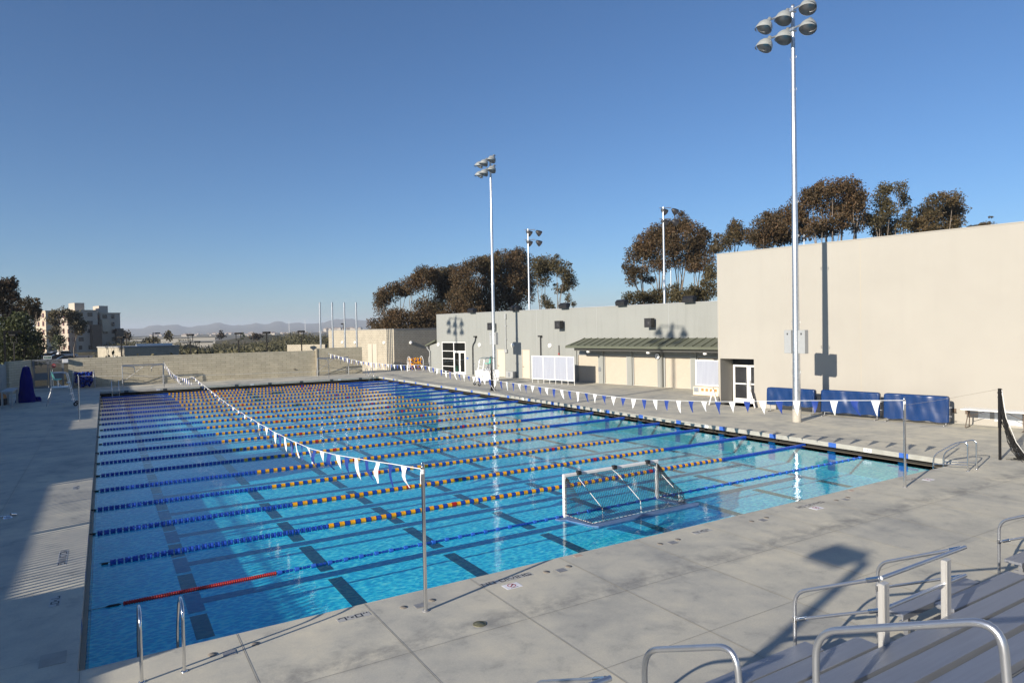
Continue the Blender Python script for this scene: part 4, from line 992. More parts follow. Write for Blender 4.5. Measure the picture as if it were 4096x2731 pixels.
tile_text('7\'-0"', 'depth_marker', 'depth tiles reading 7 feet on the near deck below the polo goal', 11.05,-.39,0,.50,.155)
tile_text('NO DIVING', 'no_diving_marker', 'NO DIVING tiles on the near deck right of the polo goal', 14.72,-.39,0,1.02,.155)
tile_text('7\'-0"', 'depth_marker', 'depth tiles reading 7 feet on the near deck right of the second flag pole', 19.3,-.36,0,.5,.155)
tile_text('7\'-0"', 'depth_marker', 'depth tiles reading 7 feet on the left deck in shade', -.39,2.95,R(-90),.50,.155)
tile_text('NO DIVING', 'no_diving_marker', 'NO DIVING tiles on the left deck in the striped sunlight', -.40,5.5,R(-90),1.02,.155)
tile_text('7\'-0"', 'depth_marker', 'depth tiles reading 7 feet on the left deck in the striped sunlight', -.40,12.6,R(-90),.50,.155)
for x, y, lab in ((6.18,-.70,'white no diving symbol tile below the shadowed NO DIVING tiles'),(14.6,-.64,'white no diving symbol tile below the second NO DIVING tiles'),(19.6,-.62,'white no diving symbol tile by the right flag pole')):
    t = thing('no_diving_symbol', lab, 'deck marking', (x,y,0), 0, 'no diving symbol tiles on the deck')
    m = MB(); m.box(-.15,.15,-.105,.105,.0008,.004); part('tile', m, 'white_cloth', t)
    m = MB(); m.lathe([(.060,.006),(.075,.0062)],(0,.02,0),(0,0,1),20); m.quad((-.055,-.03,.0068),(-.045,-.04,.0068),(.055,.07,.0068),(.045,.08,.0068)); part('ring', m, 'red_mark', t)
    m = MB(); m.quad((-.04,.0,.0062),(.03,.035,.0062),(.035,.02,.0062),(-.03,-.012,.0062)); m.quad((.03,.05,.0062),(.05,.05,.0062),(.05,.03,.0062),(.03,.03,.0062)); m.quad((-.07,-.085,.0062),(.07,-.085,.0062),(.07,-.072,.0062),(-.07,-.072,.0062)); part('diver', m, 'tile_mark', t)
# 7 FT plates on the pool edge
for side, c, lab in (('r',3.02,'near the right grab rails'),('r',10.3,'across from the tall light pole'),('r',17.7,'before the roller shutters'),('r',25.3,'beyond the farther net post'),('f',4.05,'under the far left flag pole'),('f',11.3,'midway along the far side'),('f',19.0,'under the far right flag pole')):
    t = thing('depth_plate', 'white 7 FT plate on the pool edge '+lab, 'depth sign', (PW-.006,c,-.085) if side == 'r' else (c,PL-.006,-.085), R(-90) if side == 'r' else 0, 'white 7 FT plates on the pool edge')
    m = MB(); m.box(-.14,.14,-.004,.0,-.065,.065); part('plate', m, 'white_plastic', t)
    text('7 FT', .125, t, (0,-.007,0), (R(90),0,0), 'tile_mark')
m = MB()
for x, y in ((8.0,-.12),(16.8,-.14)): 
    m = MB(); m.box(-.08,.08,-.05,.05,.0008,.005); solo('coral_tile', m, 'faded_tile', 'small faded orange tile at the pool edge '+('near the polo goal' if x < 10 else 'by the pole reflection'), 'tile', (x,y,0), world=False)

# tall floodlight poles
def light_pole(lab, x, y, H, grp='tall floodlight poles round the pool'):
    t = thing('light_pole', lab, 'light pole', (x,y,0), 0, grp)
    m = MB(); m.tube([(0,0,.55),(0,0,3),(0,0,8),(0,0,H-.1)],[.172,.155,.125,.085],18); m.lathe([(.0,H),(.07,H-.02),(.085,H-.1)],(0,0,0),(0,0,1),18)
    for zz in (2.2, 4.4, 8.2, 9.7, 14.6, 16.0):
        rr = np.interp(zz,[.55,3,8,H],[.172,.155,.125,.085])
        for s_ in (-1,1): m.tube([(0,s_*rr,zz-.05),(0,s_*(rr+.06),zz-.05),(0,s_*(rr+.06),zz+.05),(0,s_*rr,zz+.05)],.012,4)
    part('pole', m, 'galv', t)
    m = MB(); m.lathe([(.185,0),(.185,.56),(.0,.57)],(0,0,0),(0,0,1),18); part('base', m, 'pole_concrete', t)
    for s_ in (-1, 1):
        m = MB(); m.bbox(-.13,.13,s_*.17 if s_ > 0 else -.52,.52 if s_ > 0 else -.17,3.03,4.06,.012); b = part('control_box', m, 'elec_grey', t)
        m = MB(); m.box(-.137,-.131,s_*.345-.03,s_*.345+.03,3.85,3.93); part('latch', m, 'black_metal', b)
    for za, zh in ((H-.25,-.36),(H-1.08,-.40)):
        m = MB(); m.cyl((-.1,-1.05,za),(-.1,1.05,za),.045,8); m.bbox(-.16,.12,-.12,.12,za-.1,za+.1,.02); part('crossarm', m, 'galv', t)
        for yo in (-1.0, 0.0, 1.0):
            A = Vector((-.52, .16*yo, -.85)).normalized(); c0 = Vector((-.22,yo,za+.02 if yo else za-.04))
            if yo == 0: c0.x -= .12
            m = MB(); m.lathe([(.0,.0),(.08,.0),(.09,.14),(.14,.19),(.25,.30),(.33,.44),(.355,.60)],c0,A,18,0)
            m.lathe([(.345,.595),(.31,.44),(.21,.32),(.0,.26)],c0,A,18,1)
            X = A.orthogonal().normalized()
            if X.z < 0: X = -X
            h = part('lamp_head', m, ['lamp_grey','alu_dull'], t)
            m = MB(); cc = c0+A*.60; Y = A.cross(Vector((0,1,0))).normalized(); Y = Y if Y.z > 0 else -Y
            vs = []
            for i in range(13):
                a = math.pi*(i/12); d = Vector((0,1,0))*math.cos(a)*.36+Y*math.sin(a)*.36
                vs += [cc+d, cc+d+A*.18*math.sin(a)]
            m.add(vs, [(2*i,2*i+2,2*i+3,2*i+1) for i in range(12)], 0, True); part('visor', m, 'lamp_grey', h)
    return t
light_pole('nearest tall galvanised floodlight pole before the beige hall', 26.52, 8.40, 18.3)
light_pole('tall galvanised floodlight pole before the grey building, farther from the camera', 28.7, 39.1, 19.05)
light_pole('tall floodlight pole on the left side of the pool, nearer the camera', -6.8, 12.46, 18.4)
light_pole('tall floodlight pole on the left side of the pool, farther away', -7.9, 38.1, 18.4)

# net posts with bundled black nets
def net_post(lab, x, y, h, lean, spread):
    t = thing('net_post', lab, 'net post', (x,y,0), 0, 'posts with bundled black nets')
    m = MB(); m.cyl((0,0,0),(0,0,h),.04,10); m.bbox(-.04,.04,-.04,.04,h*.45,h,.01); part('post', m, 'lamp_black', t)
    m = MB(); rr = random.Random(int(x*10))
    for i in range(34):
        o = rr.uniform(-1,1); pts = []
        for j in range(9):
            v = j/8; zz = (h-.06)*(1-v)+.03
            bx = lean[0]*v**2.1+.03+o*(.05+spread*v*v*.5)+.03*math.sin(v*9+i); by = lean[1]*v**2.1+rr.uniform(-.05,.05)*(.6+v*spread*2)
            pts.append((bx,by,zz))
        e = pts[-1]; pts.append((e[0]+rr.uniform(-.3,.35)*spread*2,e[1]+rr.uniform(-.2,.2)*spread*2,.015))
        m.tube(pts, rr.choice((.006,.008,.013)), 4, 0, False)
    for i in range(14):
        v = (i+.5)/14; zz = (h-.1)*(1-v)+.05; c = (lean[0]*v**2.1, lean[1]*v**2.1)
        m.tube([(c[0]+(.05+.45*spread*v*v)*math.cos(a),c[1]+.06*math.sin(a),zz+.03*math.sin(3*a+i)) for a in np.linspace(0,6.28,9)],.006,3,0,False)
    part('net_bundle', m, 'black_net', t)
    m = MB(); m.tube([(0.02,-.05,h-.05),(lean[0]*.16+.04,lean[1]*.16-.06,h*.6),(lean[0]*.55+.06,lean[1]*.55-.1,h*.25),(lean[0]+.12,lean[1]-.1,.1),(lean[0]+.3,lean[1]-.05,.03)],.012,5); part('net_rope', m, 'white_paint', t)
    return t
net_post('post with bundled black net at the right edge of the near deck', 24.06,-.49,2.22,(.52,-.36),.50)
net_post('post with bundled black net before the white guard chair', 23.68,30.76,2.44,(.06,-.02),.34)
m = MB(); m.tube([(24.06,-.49,2.2),tuple((np.array([24.06,-.49,2.2])+bl(9.6,-1.0,.75))/2-np.array([0,0,.03])),tuple(bl(9.6,-1.0,.75))],.004,4); solo('guy_line', m, 'gutter_lip', 'thin line from the near net post to the beige wall', 'line', (24.06,-.49,0))

# lifeguard chairs
def guard_chair(lab, loc, rz):
    t = thing('lifeguard_chair', lab, 'lifeguard chair', loc, rz, 'steel lifeguard chairs')    # faces local -x
    for y in (-.52,.52):
        m = MB(); m.tube(bend([(-.02,y,.12),(.10,y,.30),(.42,y,2.05),(.62,y,2.12),(1.22,y,2.12),(1.22,y,1.05),(1.5,y,.06)],.14,5),.026,9)
        m.cyl((.20,y,.30),(1.46,y,.26),.02,8); m.cyl((.34,y,1.18),(1.2,y,1.18),.02,8); m.cyl((1.22,y,2.12),(1.22,y,2.3),.015,6); part('side_frame', m, 'rail_alu', t)
    for k in range(4): m = MB(); zz = .38+.36*k; x = .12+.063*k*1.1; m.bbox(x-.04,x+.1,-.50,.50,zz,zz+.035,.008); part('step', m, 'white_plastic', t)
    m = MB(); m.bbox(.30,1.22,-.50,.50,1.19,1.24,.012); part('platform', m, 'white_plastic', t)
    m = MB(); m.bbox(.72,1.10,-.25,.25,1.66,1.72,.02); m.prism([(1.06,1.70),(1.12,1.70),(1.25,2.15),(1.20,2.18)],'y',-.24,.24); part('seat', m, 'mint_seat', t)
    m = MB(); m.cyl((.92,0,1.24),(.92,0,1.66),.05,8); m.cyl((.75,0,1.25),(1.0,0,1.62),.02,6); part('seat_post', m, 'steel', t)
    m = MB(); m.cyl((1.22,-.52,1.7),(1.22,.52,1.7),.02,8); m.cyl((1.22,-.52,2.12),(1.22,.52,2.12),.02,8); part('back_bar', m, 'steel', t)
    for y in (-.52,.52):
        m = MB(); m.lathe([(.045,-.03),(.115,-.035),(.125,0),(.115,.035),(.045,.03)],(-.03,y+.05,.125),(0,1,0),16,0); m.lathe([(0,-.032),(.06,-.028),(.06,.028),(0,.032)],(-.03,y+.05,.125),(0,1,0),12,1); part('wheel', m, ['tyre','galv'], t)
    return t
guard_chair('white and steel lifeguard chair with mint seat before the grey building', (25.0,35.3,0), R(-8))
guard_chair('steel lifeguard chair in shade on the far left deck', (-1.25,40.4,0), R(178))
# white tub cart
t = thing('tub_cart', 'white plastic tub cart behind the lifeguard chair', 'cart', (27.45,38.0,0), R(-28))
m = MB(); m.prism([(-1.0,.12),(.85,.12),(.95,.98),(-1.05,.98)],'y',-.42,.42); part('tub', m, 'white_plastic', t)
m = MB(); m.tube([(-1.06+i*.06,-.44,.42+.10*math.sin(i*.19)) for i in range(34)],.05,6); m.box(-1.06,.9,-.45,-.42,.90,1.0); part('moulding', m, 'white_cloth', t)
m = MB(); m.tube(bend([(-1.05,-.4,.98),(-1.12,-.4,1.55),(-1.12,.4,1.55),(-1.05,.4,.98)],.12),.022,8); part('handle', m, 'alu_dull', t)
for x in (-.75,.6):
    for y in (-.3,.3): m = MB(); m.lathe([(0,-.02),(.06,-.02),(.06,.02),(0,.02)],(x,y,.06),(0,1,0),10); part('caster', m, 'tyre', t)
m = MB(); m.lathe([(0,1.10),(.16,1.08),(.26,1.0),(.26,.99)],(.1,0,0),(0,0,1),12); part('blue_lid', m, 'blue_canvas', t)

# goal frames leaning at the far wall
def frame_goal(lab, x, y):
    t = thing('goal_frame', lab, 'goal frame', (x,y,0), 0, 'bare steel goal frames by the far wall')
    W_, H_ = 3.15, 1.78
    for k, s_ in ((0,1),(W_,-1)):
        m = MB(); m.cyl((k,0,0),(k,0,H_),.035,9); m.cyl((k,.02,H_),(k+s_*.05,.75,.04),.025,8); m.cyl((k,0,.05),(k+s_*.04,.75,.05),.02,8); m.cyl((k,0,1.1),(k+s_*.03,.32,1.1),.018,6); part('upright', m, 'rail_alu', t)
        m = MB(); m.tube(bend([(k+s_*.03,.0,H_-.02),(k+s_*.80,-.25,H_-.12),(k+s_*.92,-.28,H_-.22),(k+s_*.92,-.28,H_-.62)],.12),.03,8); part('hook', m, 'steel', t)
    m = MB(); m.cyl((0,0,H_),(W_,0,H_),.04,9); m.cyl((0,.12,H_-.08),(W_,.12,H_-.08),.02,8); part('crossbar', m, 'rail_alu', t)
    m = MB(); m.cyl((.05,.72,.08),(W_-.05,.72,.08),.02,8); m.cyl((.0,.1,1.15),(W_,.6,.35),.018,6); m.cyl((.0,.6,.3),(W_*.55,.05,H_-.05),.018,6); part('brace', m, 'alu_dull', t)
frame_goal('bare steel goal frame at the far left, beyond the pennant line', 1.66, 56.75)
frame_goal('bare steel goal frame at the far right, before the flag posts', 18.47, 56.65)
# rope reels
def reel(lab, loc, rz, cols, fr='white_paint'):
    t = thing('rope_reel', lab, 'rope reel', loc, rz, 'reels for storing lane ropes')
    for x in (-.72,.72):
        m = MB(); m.tube([(x,.62*math.cos(a),.90+.62*math.sin(a)) for a in np.linspace(0,2*math.pi,25)],.028,7,0,False)
        for a in np.linspace(0,math.pi,4)[:3]: m.cyl((x,-.6*math.cos(a),.90-.6*math.sin(a)),(x,.6*math.cos(a),.90+.6*math.sin(a)),.014,5)
        part('wheel_rim', m, fr, t)
        m = MB(); m.cyl((x*1.12,-.48,.05),(x*1.12,0,.92),.024,7); m.cyl((x*1.12,.48,.05),(x*1.12,0,.92),.024,7); m.cyl((x*1.12,-.5,.05),(x*1.12,.5,.05),.024,7); part('stand', m, fr, t)
    m = MB(); m.cyl((-.82,0,.90),(.82,0,.90),.03,8); part('axle', m, 'alu_dull', t)
    m = MB(); rr = random.Random(5)
    for i in range(430):
        a = rr.uniform(0,2*math.pi); rad = .30+.15*rr.random(); x = rr.uniform(-.62,.62); c = (x,rad*math.cos(a),.90+rad*math.sin(a))
        if i % 7 == 0: c = (x*.8, rr.uniform(-.2,.2), rr.uniform(.15,.6))
        m.lathe([(.01,-.06),(.06,-.05),(.06,.05),(.01,.06)],c,(rr.uniform(-.4,.4),-math.sin(a),math.cos(a)),7,rr.randrange(len(cols)),False)
    part('wound_floats', m, cols, t)
reel('white reel wound with orange and blue floats by the block building', (29.55,58.05,0), R(-5), ['yellow_float','yellow_float','blue_float'])
reel('white reel wound with blue floats at the end of the grey building', (32.15,58.15,0), R(-8), ['blue_float','blue_bead'])
reel('reel heaped with navy floats before the far wall in shade', (-1.15,56.6,0), R(-3), ['blue_float','blue_canvas'], 'alu_dull')
# closed umbrella, white bench and rack on the left deck
t = thing('closed_umbrella', 'closed dark blue umbrella under its cover by the left wall', 'umbrella', (-4.2,45.3,0))
m = MB(); n = 18; vs = []
prof = [(.62,.0),(.60,.12),(.50,.35),(.42,.7),(.37,1.1),(.34,1.5),(.29,1.9),(.22,2.2),(.18,2.35),(.02,2.42)]
for r_, h in prof:
    for j in range(n):
        a = 2*math.pi*j/n; q = 1+.07*math.sin(5*a+h*2)+.04*math.sin(9*a-h*3); vs.append((r_*q*math.cos(a)+.02*h, r_*q*math.sin(a), h))
m.add(vs, [(i*n+j,i*n+(j+1)%n,(i+1)*n+(j+1)%n,(i+1)*n+j) for i in range(len(prof)-1) for j in range(n)], 0, True); part('cover', m, 'blue_canvas', t)
m = MB(); m.lathe([(0,.32),(.16,.30),(.22,.16),(.22,.0)],(.62,.1,0),(0,0,1),12); part('weight_bag', m, 'blue_canvas', t)
m = MB(); m.lathe([(.05,0),(.05,2.45),(0,2.46)],(0.05,0,0),(0,0,1),10); part('mast', m, 'alu_dull', t)
t = thing('white_bench', 'white framed bench in shade left of the blue umbrella', 'bench', (-4.85,42.9,0), R(90))
m = MB(); m.bbox(-1.6,1.6,-.3,.3,.95,1.05,.02); part('seat', m, 'elec_grey', t)
for x in (-1.5,1.5):
    for y in (-.24,.24): m = MB(); m.box(x-.06,x+.06,y-.05,y+.05,0,.95); part('leg', m, 'elec_grey', t)
t = thing('storage_bin', 'dark low bin heaped with cloth beside the white bench', 'bin', (-5.55,44.2,0))
m = MB(); m.bbox(-.4,.4,-.6,.6,0,.42,.03); part('box', m, 'black_metal', t)
m = MB(); m.lathe([(.42,.42),(.38,.62),(.2,.78),(0,.82)],(0,0,0),(0,0,1),10); part('cloth', m, 'orange_brown', t)
# picket fence on the left
t = thing('picket_fence', 'dark metal picket fence along the left deck', 'fence', (-6.15,20,0))
m = MB()
k = 0; y = -22.0
while y < 34.0:
    m.box(-.011,.011,y-.030,y+.030,.08,2.36); y += .17
part('picket_row', m, 'lamp_grey', t)
m = MB(); 
for zz in (.14,2.2): m.box(-.02,.02,-22,34,zz,zz+.035)
part('rail', m, 'lamp_grey', t)
m = MB(); y = -22
while y <= 34.1: m.box(-.035,.035,y-.035,y+.035,0,2.45); y += 2.8
part('post', m, 'lamp_grey', t)

# ================================================================== BLEACHERS
def bleacher(lab, segs, x_frames):
    t = thing('bleacher', lab, 'bleacher', (8,-7,0), 0)
    for row, (xa, xb) in segs:
        z = .43+.2*row; y = -5.18-.525*row
        m = MB(); m.bbox(xa,xb,y-.255,y,z-.045,z,.004); m.box(xa+.01,xb-.01,y-.25,y-.235,z-.085,z-.045)
        part('seat', m, 'alu', t, world=True)
        if row >= 1:
            m = MB(); m.bbox(xa+.02,xb-.02,y+.02,y+.255,z-.43,z-.40,.004); part('footboard', m, 'alu', t, world=True)
    for x in x_frames:
        m = MB()
        for row in range(0, 8):
            z = .43+.2*row; y = -5.3-.525*row
            if row == 0 and not any(a <= x <= b for r_, (a, b) in segs if r_ == 0): continue
            if row == 1 and not any(a <= x <= b for r_, (a, b) in segs if r_ == 1): continue
            m.box(x-.03,x+.03,y-.03,y+.03,0,z-.088); m.box(x-.026,x+.026,y-.12,y+.12,z-.088,z-.0455)
            if row: m.box(x-.026,x+.026,y+.03,y+.62,z-.47,z-.4305)
        part('support_frame', m, 'alu_dull', t, world=True)
segs = [(0,(5.3,7.68)),(0,(9.41,11.49)),(1,(5.3,7.92)),(1,(9.64,11.72)),(0,(12.88,20)),(1,(12.5,20))]+[(r_,(5.3,20)) for r_ in range(2,6)]
bleacher('aluminium bleacher rows at the lower right of the pool deck', segs, [5.6,7.3,8.45,9.75,11.2,13.2,15.2,17.2])
def rail_set(lab, dx, both=True, right_only=False):
    t = thing('guard_rail', lab, 'guard rail', (8.4+dx,-5.6,0), 0, 'aluminium guard rails at the bleacher openings')
    xl, xr = 7.57+dx, 9.36+dx; yf, yb = -5.12, -6.2; zt, zm = 1.55, 1.20
    for x, on in ((xl, both), (xr, True)):
        if not on: continue
        m = MB(); m.tube(bend([(x,yf,0),(x,yf,1.04),(x,yb,zt)],.17,6),.022,10); m.cyl((x,yf,.70),(x,yb,zm),.018,8); part('side_rail', m, 'rail_alu', t, world=True)
        for p_, q_, r_ in (((x,yf,.67),(x,yf,.74),.028),((x,yf-.06,.725),(x,yf-.16,.775),.026),((x,yb+.16,zt-.075),(x,yb+.02,zt-.01),.028),((x,yb+.14,zm-.065),(x,yb+.02,zm-.01),.026)): m = MB(); m.cyl(p_,q_,r_,9); part('clamp', m, 'steel', t, world=True)
    if not right_only:
        m = MB(); m.cyl((xl if both else xl-3,yb,zt),(xr+.03,yb,zt),.024,10); part('top_rail', m, 'rail_alu', t, world=True)
        m = MB(); m.cyl((xl if both else xl-3,yb,zm),(xr+.03,yb,zm),.024,10); part('mid_rail', m, 'rail_alu', t, world=True)
        for x in (xl+.04, xl+1.36):
            m = MB(); m.bbox(x-.065,x+.065,yb-.030,yb+.030,.35,zt-.06,.006); m.box(x-.05,x-.02,yb-.036,yb-.0302,.36,zt-.07); part('post', m, 'post_alu', t, world=True)
    return t
rail_set('aluminium guard rail round the opening in the front bleacher rows', 0)
rail_set('aluminium guard rail cut by the bottom edge of the picture', -5.62, both=False)
rail_set('aluminium guard rail at the right edge of the picture', 3.5, both=False, right_only=True)
def hoop(lab, x, pts):
    t = thing('aisle_handrail', lab, 'handrail', (x,pts[0][0],0), 0, 'bent aluminium aisle handrails on the bleachers')
    m = MB(); m.tube(bend([(x,a,b) for a,b in pts],.22,8),.030,12); part('rail', m, 'rail_alu', t, world=True)
hoop('bent aisle handrail low on the bleachers, in front of the other', 5.0, [(-5.24,0.0),(-5.24,1.06),(-6.40,1.56),(-6.52,.3)])
hoop('large bent aisle handrail higher on the bleachers, nearest the camera', 5.5, [(-6.82,.3),(-6.82,1.72),(-8.20,2.32),(-8.31,.8)])

# ================================================================== THINGS BEYOND THE WALLS
for k in range(4):
    m = MB(); m.bbox(-.075,.075,-.075,.075,-1,7.42,.01); solo('flag_post', m, 'galv', ['leftmost of the four bare square steel posts behind the block wall','second from left of the four bare steel posts behind the wall','third from left of the four bare steel posts behind the wall','rightmost of the four bare square steel posts behind the block wall'][k], 'post', (19.33+1.27*k,58.45,0), 0, 'four bare flag posts behind the wall', world=False)

def ellipsoid_leaves(clumps, size, dens, jit=.0):
    """clumps: (centre, (rx, ry, rz)); returns numpy quads of small drooping leaf sprays"""
    V = []
    for c, rad in clumps:
        n = int(dens*(rad[0]*rad[2]+rad[1]*rad[2]+rad[0]*rad[1])/ (size*size))
        d = rng.normal(size=(n,3)); d /= np.linalg.norm(d,axis=1)[:,None]
        rr = rng.uniform(0,1,n)**0.42
        rr *= 1+.22*np.sin(d[:,0]*5+c[0])*np.cos(d[:,2]*6+c[2])+rng.normal(0,.10,n)
        p = np.array(c)+d*rr[:,None]*np.array(rad)
        s_ = size*rng.uniform(.6,1.35,n)
        a = rng.normal(size=(n,3)); a[:,2] -= .9; a /= np.linalg.norm(a,axis=1)[:,None]
        b = np.cross(a, rng.normal(size=(n,3))); b /= np.linalg.norm(b,axis=1)[:,None]
        a *= (s_*.72)[:,None]; b *= (s_*.36)[:,None]
        V.append(np.stack([p-a, p+b*1.0-a*.1, p+a, p-b*1.0-a*.1],1))
    return np.concatenate(V)
def quads_obj(name, Q, mat, parent=None, off=(0,0,0)):
    n = len(Q); me = bpy.data.meshes.new(name)
    me.vertices.add(n*4); me.vertices.foreach_set('co', (Q.reshape(-1,3)-np.array(off)).astype(np.float32).ravel())
    me.loops.add(n*4); me.loops.foreach_set('vertex_index', np.arange(n*4, dtype=np.int32))
    me.polygons.add(n); me.polygons.foreach_set('loop_start', np.arange(0,n*4,4,dtype=np.int32)); me.polygons.foreach_set('loop_total', np.full(n,4,dtype=np.int32))
    me.materials.append(MATS[mat]); me.update(); me.validate()
    o = bpy.data.objects.new(name, me); COL.objects.link(o)
    if parent: o.parent = parent
    return o
def px_tree(lab, depth, base, clumps, mat, leaf=.22, dens=6.0, name='eucalyptus_tree', grp='eucalyptus trees behind the buildings', bark='bark', depth_var=2.5, trunks=1, gz=-1.0):
    k = depth/FPX
    cl = []; r2 = random.Random(int(base*7+depth))
    for (px, py, rx, ry) in clumps:
        dz = r2.uniform(-1,1)*depth_var
        c = at(px, py, depth+dz); cl.append((c, (rx*k*1.40, (rx+ry)*k*.66, ry*k*1.30)))
    ex = []
    for i, (c, ra) in enumerate(cl):                     # sprays that knit neighbouring clumps into one canopy
        near = sorted(range(len(cl)), key=lambda j: np.linalg.norm(cl[j][0]-c))[1:3]
        for j in near:
            c2, rb = cl[j]; d_ = np.linalg.norm(c2-c)
            if j > i and d_ < 1.55*(ra[0]+rb[0]):
                f_ = r2.uniform(.38,.62); q = c*(1-f_)+c2*f_+np.array([r2.uniform(-.3,.3),r2.uniform(-.6,.6),r2.uniform(-.25,.45)])*ra[0]
                g_ = r2.uniform(.55,.85); ex.append((q, tuple((a_+b_)*.5*g_ for a_, b_ in zip(ra, rb))))
        if r2.random() < .55:
            a_ = r2.uniform(0, 6.28); q = c+np.array([math.cos(a_)*.8*_r[0], math.cos(a_)*.8*_r[1], abs(math.sin(a_))*.85])*ra[0]; g_ = r2.uniform(.28,.5); ex.append((q, (ra[0]*g_, ra[1]*g_, ra[2]*g_)))
    lim = cl; cl = cl+ex
    bx = at(base, 1345, depth); t = thing(name, lab, 'tree', (bx[0],bx[1],gz), 0, grp)
    Q = ellipsoid_leaves(cl, leaf, dens); quads_obj('crown', Q, mat, t, (bx[0],bx[1],gz))
    cen = np.mean([c for c,_ in cl],axis=0); low = min(c[2]-r_[2] for c,r_ in cl)
    m = MB(); cen = np.mean([c for c,_ in lim],axis=0); H_ = max(cen[2]-gz, 3)
    nst = 1 if len(lim) < 6 else (2 if len(lim) < 10 else 4)
    order = sorted(range(len(lim)), key=lambda i: float(lim[i][0]@_r))
    for g_ in range(nst):
        mem = [lim[i] for i in order[g_*len(lim)//nst:(g_+1)*len(lim)//nst]]
        gc = np.mean([c for c,_ in mem],axis=0); glow = min(c[2]-q[2]*.6 for c,q in mem)
        px_, py_ = bx[0]*.35+gc[0]*.65, bx[1]*.35+gc[1]*.65
        base_ = np.array([px_, py_, gz-.3]); fork = np.array([px_*.55+gc[0]*.45, py_*.55+gc[1]*.45, max(gz+1.2, min(glow, gz+H_*.55))])
        r0 = (.011*H_+.05)*(1.0 if nst == 1 else .75)
        m.tube([tuple(base_),tuple((base_+fork)/2+np.array([r2.uniform(-.3,.3),r2.uniform(-.3,.3),0])),tuple(fork)],[r0*1.2,r0,r0*.75],7)
        for c, rad in mem:
            mid = np.array([fork[0]*.62+c[0]*.38+r2.uniform(-.4,.4), fork[1]*.62+c[1]*.38+r2.uniform(-.4,.4), fork[2]*.45+c[2]*.55-.25])
            m.tube([tuple(fork),tuple(mid),tuple(mid*.4+c*.6),tuple(c+np.array([0,0,rad[2]*.2]))],[r0*.6,r0*.38,r0*.24,r0*.08],5,0,False)
    part('trunk', m, bark, t, world=True)
    return t
T = px_tree
T('arching rust brown eucalyptus at the left end of the tree row',118,1610,[(1520,1208,20,42),(1532,1190,22,25),(1562,1172,32,28),(1600,1152,34,24),(1648,1140,32,30),(1690,1122,32,34),(1722,1103,26,24),(1660,1108,16,12),(1625,1168,26,14),(1735,1085,14,9)],'euc_leaf_red')
T('low bushy rust brown eucalyptus above the block building',112,1620,[(1498,1296,24,22),(1550,1276,26,30),(1600,1268,34,34),(1655,1288,34,26),(1690,1235,32,40),(1560,1310,50,14),(1650,1315,60,12),(1702,1290,30,32)],'euc_leaf_red',trunks=2)
T('dense brown eucalyptus second from the left end of the row',122,1760,[(1745,1118,36,36),(1772,1094,24,20),(1803,1122,40,42),(1768,1165,32,28),(1752,1218,42,30),(1752,1262,42,40),(1722,1300,46,28),(1800,1182,36,26)],'euc_leaf')
T('brown eucalyptus left of the tall light pole in the tree row',116,1850,[(1840,1088,32,26),(1868,1130,44,44),(1895,1062,34,26),(1832,1180,38,30),(1890,1186,34,34),(1846,1236,50,38),(1796,1282,50,32),(1880,1270,40,34)],'euc_leaf_red')
T('tall brown eucalyptus just behind the farther light pole',120,1955,[(1928,1058,38,28),(1972,1052,36,28),(1962,1108,46,48),(1940,1176,44,44),(1980,1218,42,38),(1930,1250,38,34)],'euc_leaf')
T('tallest brown eucalyptus right of the farther light pole',124,2060,[(2032,1032,40,28),(2080,1040,40,32),(2052,1092,54,44),(2003,1136,42,42),(2042,1190,40,32),(2100,1118,42,46),(2098,1178,36,32),(2060,1240,34,30)],'euc_leaf_red')
T('loose olive eucalyptus with drooping limbs at the right end of the row',114,2165,[(2148,1062,28,28),(2186,1066,34,36),(2226,1060,30,28),(2262,1092,30,24),(2284,1128,22,24),(2172,1120,28,26),(2246,1160,28,14),(2184,1208,20,20),(2272,1196,10,18),(2205,1236,14,14),(2296,1218,7,14)],'olive_leaf',dens=5.0)
T('big domed eucalyptus above the grey roof beside the beige hall',98,2690,[(2538,1020,32,30),(2514,1070,18,26),(2578,968,36,30),(2630,928,38,28),(2682,912,38,28),(2724,892,30,30),(2770,926,36,32),(2815,950,26,28),(2600,1024,42,34),(2660,990,48,40),(2722,972,46,40),(2782,1002,42,38),(2822,1044,32,34),(2562,1086,36,20),(2640,1062,42,24),(2712,1044,38,26),(2530,1122,22,18),(2776,1066,34,22),(2595,1118,26,14),(2836,1098,18,22)],'euc_leaf_red',leaf=.20)
T('low olive eucalyptus clump above the canopy roof',92,2700,[(2518,1196,28,24),(2556,1180,18,16),(2622,1198,42,28),(2680,1182,36,34),(2742,1188,40,30),(2800,1190,40,32),(2842,1150,30,36),(2846,1086,20,26)],'olive_leaf',leaf=.20)
T('small round eucalyptus just left of the beige hall roof corner',96,2930,[(2942,916,24,28),(2924,952,32,24),(2962,952,20,24),(2890,980,34,22),(2860,996,26,18)],'euc_leaf',leaf=.20)
T('wide rust brown eucalyptus behind the nearest light pole',90,3200,[(3052,900,34,32),(3012,948,34,26),(3100,876,38,32),(3150,858,36,30),(3196,830,38,34),(3130,926,44,36),(3060,968,44,28),(3200,890,40,34),(3170,950,44,22),(3110,960,40,20)],'euc_leaf_red',leaf=.19)
T('tall rounded eucalyptus right of the nearest light pole',86,3330,[(3246,790,36,32),(3272,770,30,28),(3330,756,42,34),(3390,742,32,28),(3410,780,40,36),(3442,798,26,30),(3300,826,48,36),(3380,836,48,36),(3428,846,30,34),(3290,892,44,24),(3366,892,36,22),(3245,925,40,22),(3330,925,34,16),(3425,905,26,24)],'euc_leaf_red',leaf=.19)
